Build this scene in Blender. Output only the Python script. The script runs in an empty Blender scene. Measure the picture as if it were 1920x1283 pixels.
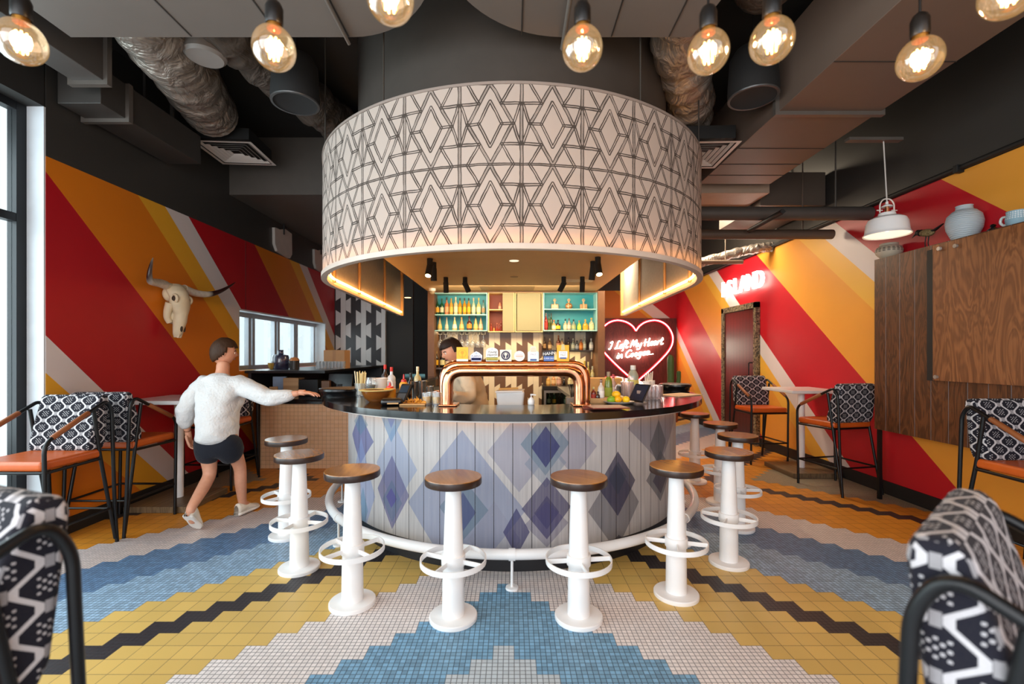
import bpy, bmesh, math, random
from mathutils import Vector, Matrix, noise as mnoise
PI = math.pi
R = math.radians
COL = bpy.context.scene.collection
rnd = random.Random(7)

# ---------------------------------------------------------------- camera model
FPX, CAMZ, HORIZ = 860.0, 1.417, 664.0
def at(x, y, Y):
    "photo point (x, y) at depth Y -> place in the room"
    return Vector(((x - 960.0) / FPX * Y, Y, CAMZ + (HORIZ - y) / FPX * Y))
def atz(x, y, z):
    "photo point (x, y) lying at height z"
    Y = (CAMZ - z) * FPX / (y - HORIZ)
    return at(x, y, Y)

def lin(h):
    if not isinstance(h, str):
        return tuple(h)[:3]
    h = h.lstrip('#')
    o = []
    for i in (0, 2, 4):
        c = int(h[i:i + 2], 16) / 255.0
        o.append(c / 12.92 if c <= 0.04045 else ((c + 0.055) / 1.055) ** 2.4)
    return tuple(o)

# ---------------------------------------------------------------- node helper
class T:
    def __init__(self, name):
        self.mat = bpy.data.materials.new(name)
        self.mat.use_nodes = True
        self.nt = self.mat.node_tree
        self.b = self.nt.nodes['Principled BSDF']
        self.out = self.nt.nodes['Material Output']
    def n(self, t):
        return self.nt.nodes.new(t)
    def put(self, sock, v):
        if v is None:
            return
        if hasattr(v, 'links'):
            self.nt.links.new(v, sock)
        else:
            if hasattr(sock, 'default_value'):
                try:
                    sock.default_value = v
                except Exception:
                    sock.default_value = (*v, 1.0)
    def m(self, op, a, b=None, c=None, clamp=False):
        nd = self.n('ShaderNodeMath'); nd.operation = op; nd.use_clamp = clamp
        self.put(nd.inputs[0], a); self.put(nd.inputs[1], b)
        if c is not None:
            self.put(nd.inputs[2], c)
        return nd.outputs[0]
    def sep(self, v):
        nd = self.n('ShaderNodeSeparateXYZ'); self.put(nd.inputs[0], v)
        return nd.outputs
    def comb(self, x=0.0, y=0.0, z=0.0):
        nd = self.n('ShaderNodeCombineXYZ')
        self.put(nd.inputs[0], x); self.put(nd.inputs[1], y); self.put(nd.inputs[2], z)
        return nd.outputs[0]
    def co(self, kind='Object'):
        return self.n('ShaderNodeTexCoord').outputs[kind]
    def pos(self):
        return self.n('ShaderNodeNewGeometry').outputs['Position']
    def mix(self, f, a, b, mode='MIX'):
        nd = self.n('ShaderNodeMix'); nd.data_type = 'RGBA'; nd.blend_type = mode
        nd.clamp_factor = True
        self.put(nd.inputs[0], f)
        for s, v in ((nd.inputs[6], a), (nd.inputs[7], b)):
            if isinstance(v, str): v = (*lin(v), 1.0)
            elif isinstance(v, tuple) and len(v) == 3: v = (*v, 1.0)
            self.put(s, v)
        return nd.outputs[2]
    def noise(self, vec, scale=5.0, detail=2.0, rough=0.5, dist=0.0):
        nd = self.n('ShaderNodeTexNoise')
        self.put(nd.inputs['Vector'], vec); nd.inputs['Scale'].default_value = scale
        nd.inputs['Detail'].default_value = detail; nd.inputs['Roughness'].default_value = rough
        nd.inputs['Distortion'].default_value = dist
        return nd.outputs['Fac']
    def white(self, vec):
        nd = self.n('ShaderNodeTexWhiteNoise'); nd.noise_dimensions = '3D'
        self.put(nd.inputs['Vector'], vec)
        return nd.outputs['Value']
    def vmath(self, op, a, b):
        nd = self.n('ShaderNodeVectorMath'); nd.operation = op
        self.put(nd.inputs[0], a); self.put(nd.inputs[1], b)
        return nd.outputs[0]
    def ramp(self, fac, stops, const=True):
        nd = self.n('ShaderNodeValToRGB'); cr = nd.color_ramp
        cr.interpolation = 'CONSTANT' if const else 'LINEAR'
        while len(cr.elements) < len(stops):
            cr.elements.new(0.5)
        for e, (p, c) in zip(cr.elements, stops):
            e.position = p
        for e, (p, c) in zip(cr.elements, stops):
            e.color = (*lin(c), 1.0)
        self.put(nd.inputs[0], fac)
        return nd.outputs['Color']
    def bump(self, h, strength=0.3, dist=0.01):
        nd = self.n('ShaderNodeBump')
        nd.inputs['Strength'].default_value = strength; nd.inputs['Distance'].default_value = dist
        self.put(nd.inputs['Height'], h)
        self.nt.links.new(nd.outputs[0], self.b.inputs['Normal'])
    def set(self, **k):
        names = dict(base='Base Color', rough='Roughness', metal='Metallic', spec='Specular IOR Level',
                     trans='Transmission Weight', ior='IOR', alpha='Alpha', coat='Coat Weight',
                     coatr='Coat Roughness', emit='Emission Color', es='Emission Strength', sheen='Sheen Weight')
        for kk, v in k.items():
            s = self.b.inputs[names[kk]]
            if isinstance(v, str): v = (*lin(v), 1.0)
            elif isinstance(v, tuple) and len(v) == 3: v = (*v, 1.0)
            self.put(s, v)
        return self
    def inside(self, v, lo, hi):
        return self.m('MULTIPLY', self.m('GREATER_THAN', v, lo), self.m('LESS_THAN', v, hi))
    def frac_edge(self, x, period, off=0.0):
        "distance (in metres) to the nearest line of a grid"
        f = self.m('FRACT', self.m('MULTIPLY_ADD', x, 1.0 / period, off / period))
        return self.m('MULTIPLY', self.m('MINIMUM', f, self.m('SUBTRACT', 1.0, f)), period)

MATS = {}
def M(hexc, rough=0.5, metal=0.0, var=0.10, scale=9.0, spec=0.5, **k):
    key = (hexc, rough, metal, var, scale, spec, tuple(sorted(k.items())))
    if key in MATS: return MATS[key]
    t = T('paint_' + str(hexc).strip('#'))
    c = lin(hexc)
    f = t.noise(t.co('Object'), scale, 3.0)
    lo = tuple(max(0.0, x * (1 - var)) for x in c); hi = tuple(min(1.0, x * (1 + var)) for x in c)
    t.set(base=t.mix(f, lo, hi), rough=rough, metal=metal, spec=spec, **k)
    MATS[key] = t.mat
    return t.mat
def emit(name, hexc, strength):
    key = ('emit', hexc, strength)
    if key in MATS: return MATS[key]
    t = T(name)
    f = t.noise(t.co('Object'), 3.0, 1.0)
    t.set(base='#000000', emit=hexc, es=t.m('MULTIPLY_ADD', f, strength * 0.1, strength * 0.95))
    MATS[key] = t.mat
    return t.mat
def glass(hexc='#ffffff', tint=1.0, gloss=0.06, rough=0.03, key2='', edge=0.55, es=0.0, body=0.0):
    "thin glass: mostly clear, edges catch light"
    key = ('glass', hexc, tint, gloss, rough, edge, es, body)
    if key in MATS: return MATS[key]
    t = T('glass_' + hexc.strip('#'))
    tr = t.n('ShaderNodeBsdfTransparent'); tr.inputs[0].default_value = (*[1 - tint * (1 - x) for x in lin(hexc)], 1)
    gl = t.n('ShaderNodeBsdfGlossy'); gl.inputs['Roughness'].default_value = rough
    lw = t.n('ShaderNodeLayerWeight'); lw.inputs[0].default_value = 0.35
    f = t.m('MULTIPLY_ADD', lw.outputs['Facing'], edge, gloss, clamp=True)
    wob = t.noise(t.co('Object'), 20.0, 1.0)
    f = t.m('MULTIPLY', f, t.m('MULTIPLY_ADD', wob, 0.3, 0.85), clamp=True)
    mx = t.n('ShaderNodeMixShader')
    t.nt.links.new(f, mx.inputs[0]); t.nt.links.new(tr.outputs[0], mx.inputs[1]); t.nt.links.new(gl.outputs[0], mx.inputs[2])
    last = mx.outputs[0]
    if body > 0:
        t.set(base=hexc, rough=0.15)
        m2 = t.n('ShaderNodeMixShader'); m2.inputs[0].default_value = body
        t.nt.links.new(last, m2.inputs[1]); t.nt.links.new(t.b.outputs[0], m2.inputs[2]); last = m2.outputs[0]
    if es > 0:
        em = t.n('ShaderNodeEmission'); em.inputs[0].default_value = (*lin(hexc), 1); em.inputs[1].default_value = es
        ad = t.n('ShaderNodeAddShader'); t.nt.links.new(last, ad.inputs[0]); t.nt.links.new(em.outputs[0], ad.inputs[1]); last = ad.outputs[0]
    t.nt.links.new(last, t.out.inputs['Surface'])
    MATS[key] = t.mat
    return t.mat

# ---------------------------------------------------------------- object helpers
def tag(o, label=None, cat=None, group=None, kind=None):
    if label: o['label'] = label
    if cat: o['category'] = cat
    if group: o['group'] = group
    if kind: o['kind'] = kind
    return o
def thing(name, label, cat, loc=(0, 0, 0), rot=0.0, group=None):
    o = bpy.data.objects.new(name, None); COL.objects.link(o)
    o.empty_display_size = 0.1
    o.location = loc; o.rotation_euler = (0, 0, rot)
    return tag(o, label, cat, group)
def dup(root, loc=None, rot=None, label=None, group=None):
    r = root.copy(); COL.objects.link(r)
    if loc is not None: r.location = loc
    if rot is not None: r.rotation_euler = (0, 0, rot)
    if label: r['label'] = label
    if group: r['group'] = group
    for ch in list(root.children):
        c = ch.copy(); COL.objects.link(c); c.parent = r
        for g in list(ch.children):
            d = g.copy(); COL.objects.link(d); d.parent = c
    return r

class G:
    "collects shapes, links them as one mesh object"
    def __init__(self, o=(0, 0, 0)):
        self.v = []; self.f = []; self.s = []; self.uv = []; self.o = Vector(o); self.X = None
    def add(self, vs, fs, smooth=False, uvs=None):
        k = len(self.v)
        for p in vs:
            p = Vector(p)
            if self.X is not None: p = self.X @ p
            self.v.append(p - self.o)
        for i, f in enumerate(fs):
            self.f.append([a + k for a in f]); self.s.append(smooth)
            self.uv.append([uvs[a] for a in f] if uvs else None)
        return self
    def box(self, x0, x1, y0, y1, z0, z1, T_=None):
        vs = [Vector((x, y, z)) for z in (z0, z1) for y in (y0, y1) for x in (x0, x1)]
        if T_ is not None: vs = [T_ @ v for v in vs]
        return self.add(vs, [(0, 2, 3, 1), (4, 5, 7, 6), (0, 1, 5, 4), (2, 6, 7, 3), (0, 4, 6, 2), (1, 3, 7, 5)])
    def tube(self, pts, r, seg=10, closed=False, caps=True, smooth=True, flat=1.0):
        pts = [Vector(p) for p in pts]; n = len(pts)
        rs = r if isinstance(r, (list, tuple)) else [r] * n
        tang = []
        for i in range(n):
            a = pts[(i - 1) % n] if (closed or i > 0) else pts[i]
            b = pts[(i + 1) % n] if (closed or i < n - 1) else pts[i]
            d = (b - a)
            tang.append(d.normalized() if d.length > 1e-9 else Vector((0, 0, 1)))
        up = Vector((0, 0, 1)) if abs(tang[0].z) < 0.9 else Vector((0, 1, 0))
        nx = tang[0].cross(up).normalized()
        vs = []
        for i in range(n):
            t = tang[i]
            nx = (nx - t * nx.dot(t))
            nx = nx.normalized() if nx.length > 1e-6 else t.orthogonal().normalized()
            ny = t.cross(nx)
            for k in range(seg):
                a = 2 * PI * k / seg
                vs.append(pts[i] + nx * (math.cos(a) * rs[i]) + ny * (math.sin(a) * rs[i] * flat))
        fs = []
        for i in range(n if closed else n - 1):
            j = (i + 1) % n
            for k in range(seg):
                l = (k + 1) % seg
                fs.append((i * seg + k, i * seg + l, j * seg + l, j * seg + k))
        self.add(vs, fs, smooth)
        if caps and not closed:
            self.add(vs[:seg], [tuple(range(seg - 1, -1, -1))])
            self.add(vs[-seg:], [tuple(range(seg))])
        return self
    def cyl(self, p0, p1, r0, r1=None, seg=16, caps=True, smooth=True):
        return self.tube([p0, p1], [r0, r0 if r1 is None else r1], seg, False, caps, smooth)
    def lathe(self, prof, seg=24, c=(0, 0, 0), smooth=True, T_=None, a0=0.0, a1=2 * PI, raw=False):
        c = Vector(c); full = abs(a1 - a0 - 2 * PI) < 1e-6
        ns = seg if full else seg + 1
        if smooth and not raw and len(prof) > 2:                 # split the surface where the outline turns sharply
            cut = 0
            for i in range(1, len(prof) - 1):
                d1 = (prof[i][0] - prof[i - 1][0], prof[i][1] - prof[i - 1][1]); d2 = (prof[i + 1][0] - prof[i][0], prof[i + 1][1] - prof[i][1])
                l1 = math.hypot(*d1); l2 = math.hypot(*d2)
                if l1 > 1e-9 and l2 > 1e-9 and (d1[0] * d2[0] + d1[1] * d2[1]) / l1 / l2 < 0.8:
                    self.lathe(prof[cut:i + 1], seg, c, smooth, T_, a0, a1, True); cut = i
            if cut:
                return self.lathe(prof[cut:], seg, c, smooth, T_, a0, a1, True)
        vs = []
        for (r, z) in prof:
            for k in range(ns):
                a = a0 + (a1 - a0) * k / seg
                p = Vector((r * math.cos(a), r * math.sin(a), z))
                if T_ is not None: p = T_ @ p
                vs.append(c + p)
        fs = []
        for i in range(len(prof) - 1):
            for k in range(seg):
                l = (k + 1) % ns if full else k + 1
                fs.append((i * ns + k, i * ns + l, (i + 1) * ns + l, (i + 1) * ns + k))
        return self.add(vs, fs, smooth)
    def prism(self, poly, z0, z1, T_=None, smooth=False):
        n = len(poly)
        vs = [Vector((p[0], p[1], z0)) for p in poly] + [Vector((p[0], p[1], z1)) for p in poly]
        if T_ is not None: vs = [T_ @ v for v in vs]
        self.add(vs, [tuple(range(n - 1, -1, -1)), tuple(range(n, 2 * n))])
        return self.add(vs, [(i, (i + 1) % n, n + (i + 1) % n, n + i) for i in range(n)], smooth)
    def sphere(self, c, r, sc=(1, 1, 1), seg=20, rings=12, T_=None, fn=None):
        c = Vector(c); vs = []
        for i in range(rings + 1):
            th = PI * i / rings
            for k in range(seg):
                a = 2 * PI * k / seg
                p = Vector((math.sin(th) * math.cos(a) * sc[0], math.sin(th) * math.sin(a) * sc[1], math.cos(th) * sc[2])) * r
                if fn: p = fn(p)
                if T_ is not None: p = T_ @ p
                vs.append(c + p)
        fs = []
        for i in range(rings):
            for k in range(seg):
                l = (k + 1) % seg
                fs.append((i * seg + k, (i + 1) * seg + k, (i + 1) * seg + l, i * seg + l))
        return self.add(vs, fs, True)
    def grid(self, fn, nu, nv, smooth=True, flip=False, uvfn=None):
        "surface fn(u, v), u and v in 0..1"
        vs = []; uvs = []
        for j in range(nv + 1):
            for i in range(nu + 1):
                vs.append(fn(i / nu, j / nv)); uvs.append(uvfn(i / nu, j / nv) if uvfn else (i / nu, j / nv))
        fs = []
        for j in range(nv):
            for i in range(nu):
                a = j * (nu + 1) + i
                q = (a, a + 1, a + nu + 2, a + nu + 1)
                fs.append(q[::-1] if flip else q)
        return self.add(vs, fs, smooth, uvs)
    def mesh(self, name):
        me = bpy.data.meshes.new(name)
        me.from_pydata([tuple(p) for p in self.v], [], self.f)
        me.polygons.foreach_set('use_smooth', self.s)
        if any(u is not None for u in self.uv):
            lay = me.uv_layers.new(name='UVMap'); k = 0
            for u, f in zip(self.uv, self.f):
                for j in range(len(f)):
                    lay.data[k].uv = u[j] if u else (0, 0); k += 1
        me.validate(); me.update()
        return me
    def build(self, name, mat, parent=None, label=None, cat=None, group=None, kind=None, loc=None, rot=0.0, bevel=0.0, bseg=2, sub=0, weld=False, solid=0.0):
        me = self.mesh(name)
        if weld:
            bm = bmesh.new(); bm.from_mesh(me); bmesh.ops.remove_doubles(bm, verts=bm.verts, dist=1e-5)
            bmesh.ops.recalc_face_normals(bm, faces=bm.faces); bm.to_mesh(me); bm.free()
        me.materials.append(mat)
        o = bpy.data.objects.new(name, me); COL.objects.link(o)
        if parent is not None: o.parent = parent
        if loc is not None: o.location = loc
        elif parent is None: o.location = self.o
        if rot: o.rotation_euler = (0, 0, rot)
        if solid > 0:
            md = o.modifiers.new('thickness', 'SOLIDIFY'); md.thickness = solid; md.offset = 0
        if bevel > 0:
            md = o.modifiers.new('edge', 'BEVEL'); md.width = bevel; md.segments = bseg; md.limit_method = 'ANGLE'; md.angle_limit = R(40)
            for p in me.polygons: p.use_smooth = True
            me.update()
            wn = o.modifiers.new('wn', 'WEIGHTED_NORMAL'); wn.keep_sharp = True
        if sub > 0:
            md = o.modifiers.new('smooth', 'SUBSURF'); md.levels = sub; md.render_levels = sub
        return tag(o, label, cat, group, kind)

def fillet(pts, rad, n=6):
    "rounds the corners of a polyline"
    pts = [Vector(p) for p in pts]; out = [pts[0]]
    for i in range(1, len(pts) - 1):
        a, b, c = pts[i - 1], pts[i], pts[i + 1]
        r = rad[i - 1] if isinstance(rad, (list, tuple)) else rad
        d1 = (a - b); d2 = (c - b)
        r = min(r, d1.length * 0.49, d2.length * 0.49)
        p0 = b + d1.normalized() * r; p2 = b + d2.normalized() * r
        for k in range(n + 1):
            t = k / n
            out.append(p0 * (1 - t) ** 2 + b * 2 * t * (1 - t) + p2 * t * t)
    out.append(pts[-1])
    return out
def smoothline(pts, n=6, closed=False):
    "Catmull-Rom curve through the points"
    pts = [Vector(p) for p in pts]; m = len(pts); out = []
    for i in range(m if closed else m - 1):
        p0 = pts[(i - 1) % m] if (closed or i > 0) else pts[0]
        p1 = pts[i]; p2 = pts[(i + 1) % m]
        p3 = pts[(i + 2) % m] if (closed or i + 2 < m) else pts[-1]
        for k in range(n):
            t = k / n
            out.append(0.5 * ((2 * p1) + (p2 - p0) * t + (2 * p0 - 5 * p1 + 4 * p2 - p3) * t * t + (3 * p1 - p0 - 3 * p2 + p3) * t ** 3))
    if not closed: out.append(pts[-1])
    return out

BC = 4.4            # the bar is a U: half circle round (0, 4.4) and two straight sides going back
def upath(r, yend, n=64, ns=6, flare=0.0):
    "points (x, y, s) along a U from back left to back right; s = length from the front centre"
    out = []
    L = yend - BC
    for i in range(ns, 0, -1):
        t = i / ns
        out.append((-(r + flare * t), BC + L * t, -(r * PI / 2 + L * t)))
    for i in range(n + 1):
        a = PI + PI * i / n
        out.append((r * math.cos(a), BC + r * math.sin(a), r * (a - 1.5 * PI)))
    for i in range(1, ns + 1):
        t = i / ns
        out.append((r + flare * t, BC + L * t, r * PI / 2 + L * t))
    return out
def ustrip(g, r, yend, z0, z1, nz=1, flare=0.0, n=64, inward=False):
    P = upath(r, yend, n, flare=flare); N = len(P) - 1
    def fn(u, v):
        p = P[round(u * N)]
        return Vector((p[0], p[1], z0 + (z1 - z0) * v))
    def uvf(u, v):
        p = P[round(u * N)]
        return (p[2], z0 + (z1 - z0) * v)
    return g.grid(fn, N, nz, True, flip=inward, uvfn=uvf)
def uring(g, ro, ri, yend, z0, z1, n=64, flare=0.0):
    A = upath(ro, yend, n, flare=flare); B = upath(ri, yend, n, flare=flare); m = len(A)
    va = [Vector((p[0], p[1], z)) for z in (z0, z1) for p in A]
    vb = [Vector((p[0], p[1], z)) for z in (z0, z1) for p in B]
    ua = [(p[2], z) for z in (z0, z1) for p in A]
    g.add(va, [(i, i + 1, m + i + 1, m + i) for i in range(m - 1)], True, ua)
    g.add(vb, [(i + 1, i, m + i, m + i + 1) for i in range(m - 1)], True, ua)
    top = va[m:] + vb[m:]; bot = va[:m] + vb[:m]
    g.add(top, [(i, i + 1, m + i + 1, m + i) for i in range(m - 1)])
    g.add(bot, [(i + 1, i, m + i, m + i + 1) for i in range(m - 1)])
    for e in (0, m - 1):
        g.add([va[e], vb[e], vb[m + e], va[m + e]], [(0, 1, 2, 3)])
    return g
def text_mesh(body, size, extr=0.002, shear=0.0, align='CENTER', bold=0.0, space=1.0):
    cu = bpy.data.curves.new('lettering', 'FONT'); cu.body = body; cu.size = size; cu.extrude = extr
    cu.align_x = align; cu.align_y = 'CENTER'; cu.shear = shear; cu.offset = bold; cu.space_character = space
    cu.resolution_u = 3
    o = bpy.data.objects.new('lettering', cu); COL.objects.link(o)
    bpy.context.view_layer.update()
    me = bpy.data.meshes.new_from_object(o.evaluated_get(bpy.context.evaluated_depsgraph_get()))
    bpy.data.objects.remove(o); bpy.data.curves.remove(cu)
    return me
def text(body, size, mat, parent, loc, rot=(PI / 2, 0, 0), name='lettering', **k):
    me = text_mesh(body, size, **k); me.name = name
    me.materials.clear(); me.materials.append(mat)
    o = bpy.data.objects.new(name, me); COL.objects.link(o)
    o.parent = parent; o.location = loc; o.rotation_euler = rot
    return o
# ================================================================ special materials
def mat_floor():
    t = T('floor_tiles')
    X, Y, Z = t.sep(t.pos())
    px = t.m('MULTIPLY_ADD', X, 10.0, 0.4)
    mx = t.m('ABSOLUTE', t.m('ROUND', px))
    jy = t.m('FLOOR', t.m('MULTIPLY_ADD', Y, 10.0, -0.27))
    jm = t.m('SUBTRACT', 51.0, t.m('ABSOLUTE', t.m('SUBTRACT', jy, 51.0)))
    n = t.m('ADD', mx, jm)
    nn = t.m('MULTIPLY_ADD', n, 0.01, 0.005)
    st = [(-99, '#c3ced6'), (22, '#78a8c9'), (28, '#efe6e4'), (34, '#dab565'), (40, '#24232b'), (42, '#dab565'),
          (46, '#96b5d0'), (52, '#5f83a9'), (58, '#dccdc9'), (64, '#d58a25'), (73, '#2a1e1c'), (75, '#d58a25'), (79, '#9d9179')]
    col = t.ramp(nn, [(max(0.0, a / 100.0), c) for a, c in st])
    big = None
    for lo, hi in ((33.5, 39.5), (41.5, 45.5), (63.5, 72.5), (74.5, 78.5)):
        b = t.inside(n, lo, hi)
        big = b if big is None else t.m('ADD', big, b)
    ex = t.frac_edge(X, 0.025, 0.09); ey = t.frac_edge(Y, 0.025, -0.027)
    small = t.m('LESS_THAN', t.m('MINIMUM', ex, ey), 0.0017)
    bx = t.frac_edge(X, 0.1, 0.09); by = t.frac_edge(Y, 0.1, -0.027)
    large = t.m('LESS_THAN', t.m('MINIMUM', bx, by), 0.0014)
    grout = t.m('ADD', t.m('MULTIPLY', large, big), t.m('MULTIPLY', small, t.m('SUBTRACT', 1.0, big)), clamp=True)
    # each tile a little different
    cx = t.m('FLOOR', t.m('MULTIPLY_ADD', X, 40.0, 3.6)); cy = t.m('FLOOR', t.m('MULTIPLY_ADD', Y, 40.0, -1.08))
    w = t.white(t.comb(cx, cy, 0.0))
    wb = t.white(t.comb(t.m('ROUND', px), jy, 3.0))
    wv = t.m('ADD', t.m('MULTIPLY', wb, big), t.m('MULTIPLY', w, t.m('SUBTRACT', 1.0, big)))
    blue = t.m('ADD', t.inside(n, 21.5, 27.5), t.inside(n, 45.5, 57.5))
    amp = t.m('MULTIPLY_ADD', blue, 0.30, 0.14)
    k = t.m('MULTIPLY_ADD', t.m('SUBTRACT', wv, 0.5), amp, 1.0)
    g = t.n('ShaderNodeCombineColor')
    for i in range(3): t.put(g.inputs[i], k)
    col = t.mix(1.0, col, g.outputs[0], 'MULTIPLY')
    dirt = t.noise(t.pos(), 1.3, 4.0)
    col = t.mix(t.m('MULTIPLY', dirt, 0.14), col, '#7a6a55')
    gc = t.mix(0.78, col, '#26262d')
    col = t.mix(grout, col, gc)
    t.set(base=col, rough=t.m('MULTIPLY_ADD', grout, 0.3, t.m('MULTIPLY_ADD', dirt, 0.2, 0.30)), spec=0.45)
    t.bump(t.m('SUBTRACT', 1.0, grout), 0.25, 0.002)
    return t.mat

RED, ORA, YEL, WHI, CHAR = '#b5121f', '#dc7a17', '#eaa82c', '#ded2cf', '#3a3734'
def mat_mural(name, kind, top):
    RED, ORA, YEL = '#b5121f', '#dc7a17', '#eaa82c'
    t = T(name)
    X, Y, Z = t.sep(t.pos())
    if kind == 'left':
        c = t.m('MULTIPLY_ADD', Y, 0.94, Z); o = 3.0; L = 9.0
        st = [(3.0, ORA), (4.18, YEL), (4.478, WHI), (4.787, RED), (6.0, ORA), (6.92, YEL), (7.22, WHI), (7.545, RED),
              (8.74, ORA), (9.67, YEL), (9.98, WHI), (10.27, RED), (11.47, ORA)]
    elif kind == 'right':
        ORA = '#eb9f3a'; YEL = '#f0b544'; RED = '#c01a26'  # same paints, lightened for the sheen and daylight on this wall
        c = t.m('MULTIPLY_ADD', Y, -0.84, Z); o = -9.6; L = 11.0
        st = [(-9.6, WHI), (-9.5, RED), (-8.3, ORA), (-7.4, YEL), (-7.15, WHI), (-6.87, RED), (-5.7, ORA), (-4.78, YEL), (-4.52, WHI),
              (-4.20, RED), (-3.05, ORA), (-2.17, YEL), (-1.87, WHI), (-1.595, RED), (-0.48, ORA)]
    else:
        c = t.m('MULTIPLY_ADD', X, 0.80, Z); o = 2.0; L = 6.0
        st = [(2.0, RED), (3.0, ORA), (4.75, YEL), (4.85, WHI), (5.16, RED)]
    f = t.m('MULTIPLY', t.m('SUBTRACT', c, o), 1.0 / L)
    col = t.ramp(f, [(max(0.0, (a - o) / L), cc) for a, cc in st])
    mot = t.noise(t.pos(), 2.0, 3.0)
    col = t.mix(t.m('MULTIPLY', mot, 0.10), col, '#3a1508')
    up = t.m('GREATER_THAN', Z, top)
    col = t.mix(up, col, CHAR)
    t.set(base=col, rough=t.m('MULTIPLY_ADD', mot, 0.15, 0.36), spec=0.4)
    t.bump(t.noise(t.pos(), 60.0, 2.0), 0.05, 0.002)
    return t.mat

def mat_walnut(name, dark='#2e1a0f', light='#7d4d2b', plank=0.0, axis='Y', grooveC='#6d7078'):
    "vertical grain with cathedral figures"
    t = T(name)
    X, Y, Z = t.sep(t.pos())
    u = Y if axis == 'Y' else X
    pid = t.m('FLOOR', t.m('MULTIPLY', u, 1.0 / plank)) if plank else 0.0
    v = t.comb(t.m('MULTIPLY', u, 5.0), t.m('MULTIPLY', pid, 3.7) if plank else 0.0, t.m('MULTIPLY', Z, 0.9))
    big = t.noise(v, 1.6, 3.0, 0.55, 1.2)
    rings = t.m('MULTIPLY_ADD', t.m('SINE', t.m('MULTIPLY', big, 46.0)), 0.5, 0.5)
    v2 = t.comb(t.m('MULTIPLY', u, 90.0), 0.0, t.m('MULTIPLY', Z, 4.0))
    fine = t.noise(v2, 1.0, 3.0)
    f = t.m('MULTIPLY_ADD', rings, 0.45, t.m('MULTIPLY', fine, 0.55), clamp=True)
    f = t.m('MULTIPLY', f, t.m('MULTIPLY_ADD', t.noise(v, 0.9, 2.0), 0.9, 0.45), clamp=True)
    col = t.mix(f, dark, light)
    if plank:
        e = t.frac_edge(u, plank, 0.03)
        col = t.mix(t.m('LESS_THAN', e, 0.0022), col, grooveC)
    t.set(base=col, rough=t.m('MULTIPLY_ADD', fine, 0.2, 0.33), spec=0.45)
    t.bump(fine, 0.08, 0.003)
    return t.mat

def mat_shade():
    t = T('printed_lampshade_fabric')
    U, V, W = t.sep(t.co('UV'))
    wob = t.noise(t.comb(U, V, 0.0), 9.0, 2.0)
    wob2 = t.noise(t.comb(V, U, 4.0), 9.0, 2.0)
    U2 = t.m('MULTIPLY_ADD', t.m('SUBTRACT', wob, 0.5), 0.012, U)
    V2 = t.m('MULTIPLY_ADD', t.m('SUBTRACT', wob2, 0.5), 0.012, V)
    cw, chh = 0.373, 0.4825
    fu = t.m('FRACT', t.m('MULTIPLY_ADD', U2, 1 / cw, -0.057 / cw))
    fv = t.m('FRACT', t.m('MULTIPLY_ADD', V2, 1 / chh, -2.062 / chh))
    u = t.m('MULTIPLY', t.m('ABSOLUTE', t.m('SUBTRACT', fu, 0.5)), cw)      # 0 .. .1865
    v = t.m('MULTIPLY', t.m('ABSOLUTE', t.m('SUBTRACT', fv, 0.5)), chh)     # 0 .. .241
    a, b = cw / 2, chh / 2
    segs = [((0, b), (.72 * a, 0)), ((0, .56 * b), (.37 * a, 0)), ((.37 * a, 0), (.72 * a, 0)),
            ((.36 * a, .5 * b), (a, .5 * b)), ((.36 * a, .5 * b), (.74 * a, b)), ((.74 * a, 0), (.96 * a, .5 * b)),
            ((a, 0), (a, b)), ((0, b), (a, b))]
    wid = t.m('MULTIPLY_ADD', wob, 0.0046, 0.0012)
    dark = None
    for i, ((ax, ay), (bx, by)) in enumerate(segs):
        dx, dy = bx - ax, by - ay; dd = dx * dx + dy * dy
        pax = t.m('SUBTRACT', u, ax); pay = t.m('SUBTRACT', v, ay)
        h = t.m('MULTIPLY', t.m('MULTIPLY_ADD', pax, dx, t.m('MULTIPLY', pay, dy)), 1 / dd, clamp=True)
        qx = t.m('MULTIPLY_ADD', h, -dx, pax); qy = t.m('MULTIPLY_ADD', h, -dy, pay)
        d = t.m('SQRT', t.m('MULTIPLY_ADD', qx, qx, t.m('MULTIPLY', qy, qy)))
        gap = 0.0082 if i in (0, 6) else 0.0062
        if i == 7: gap = 0.0050
        k = t.m('LESS_THAN', t.m('ABSOLUTE', t.m('SUBTRACT', d, gap)), wid)
        if i in (0, 6):
            k = t.m('MAXIMUM', k, t.m('LESS_THAN', d, 0.0012))
        dark = k if dark is None else t.m('MAXIMUM', dark, k)
    col = t.mix(t.m('MULTIPLY', dark, 0.88), '#d6c7bd', '#2a211c')
    weave = t.noise(t.comb(U, V, 0.0), 300.0, 1.0)
    t.set(base=col, rough=0.8, spec=0.2)
    t.bump(weave, 0.05, 0.001)
    tl = t.n('ShaderNodeBsdfTranslucent'); t.nt.links.new(col, tl.inputs[0])
    mx = t.n('ShaderNodeMixShader'); mx.inputs[0].default_value = 0.38
    t.nt.links.new(t.b.outputs[0], mx.inputs[1]); t.nt.links.new(tl.outputs[0], mx.inputs[2])
    t.nt.links.new(mx.outputs[0], t.out.inputs['Surface'])
    return t.mat

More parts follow.
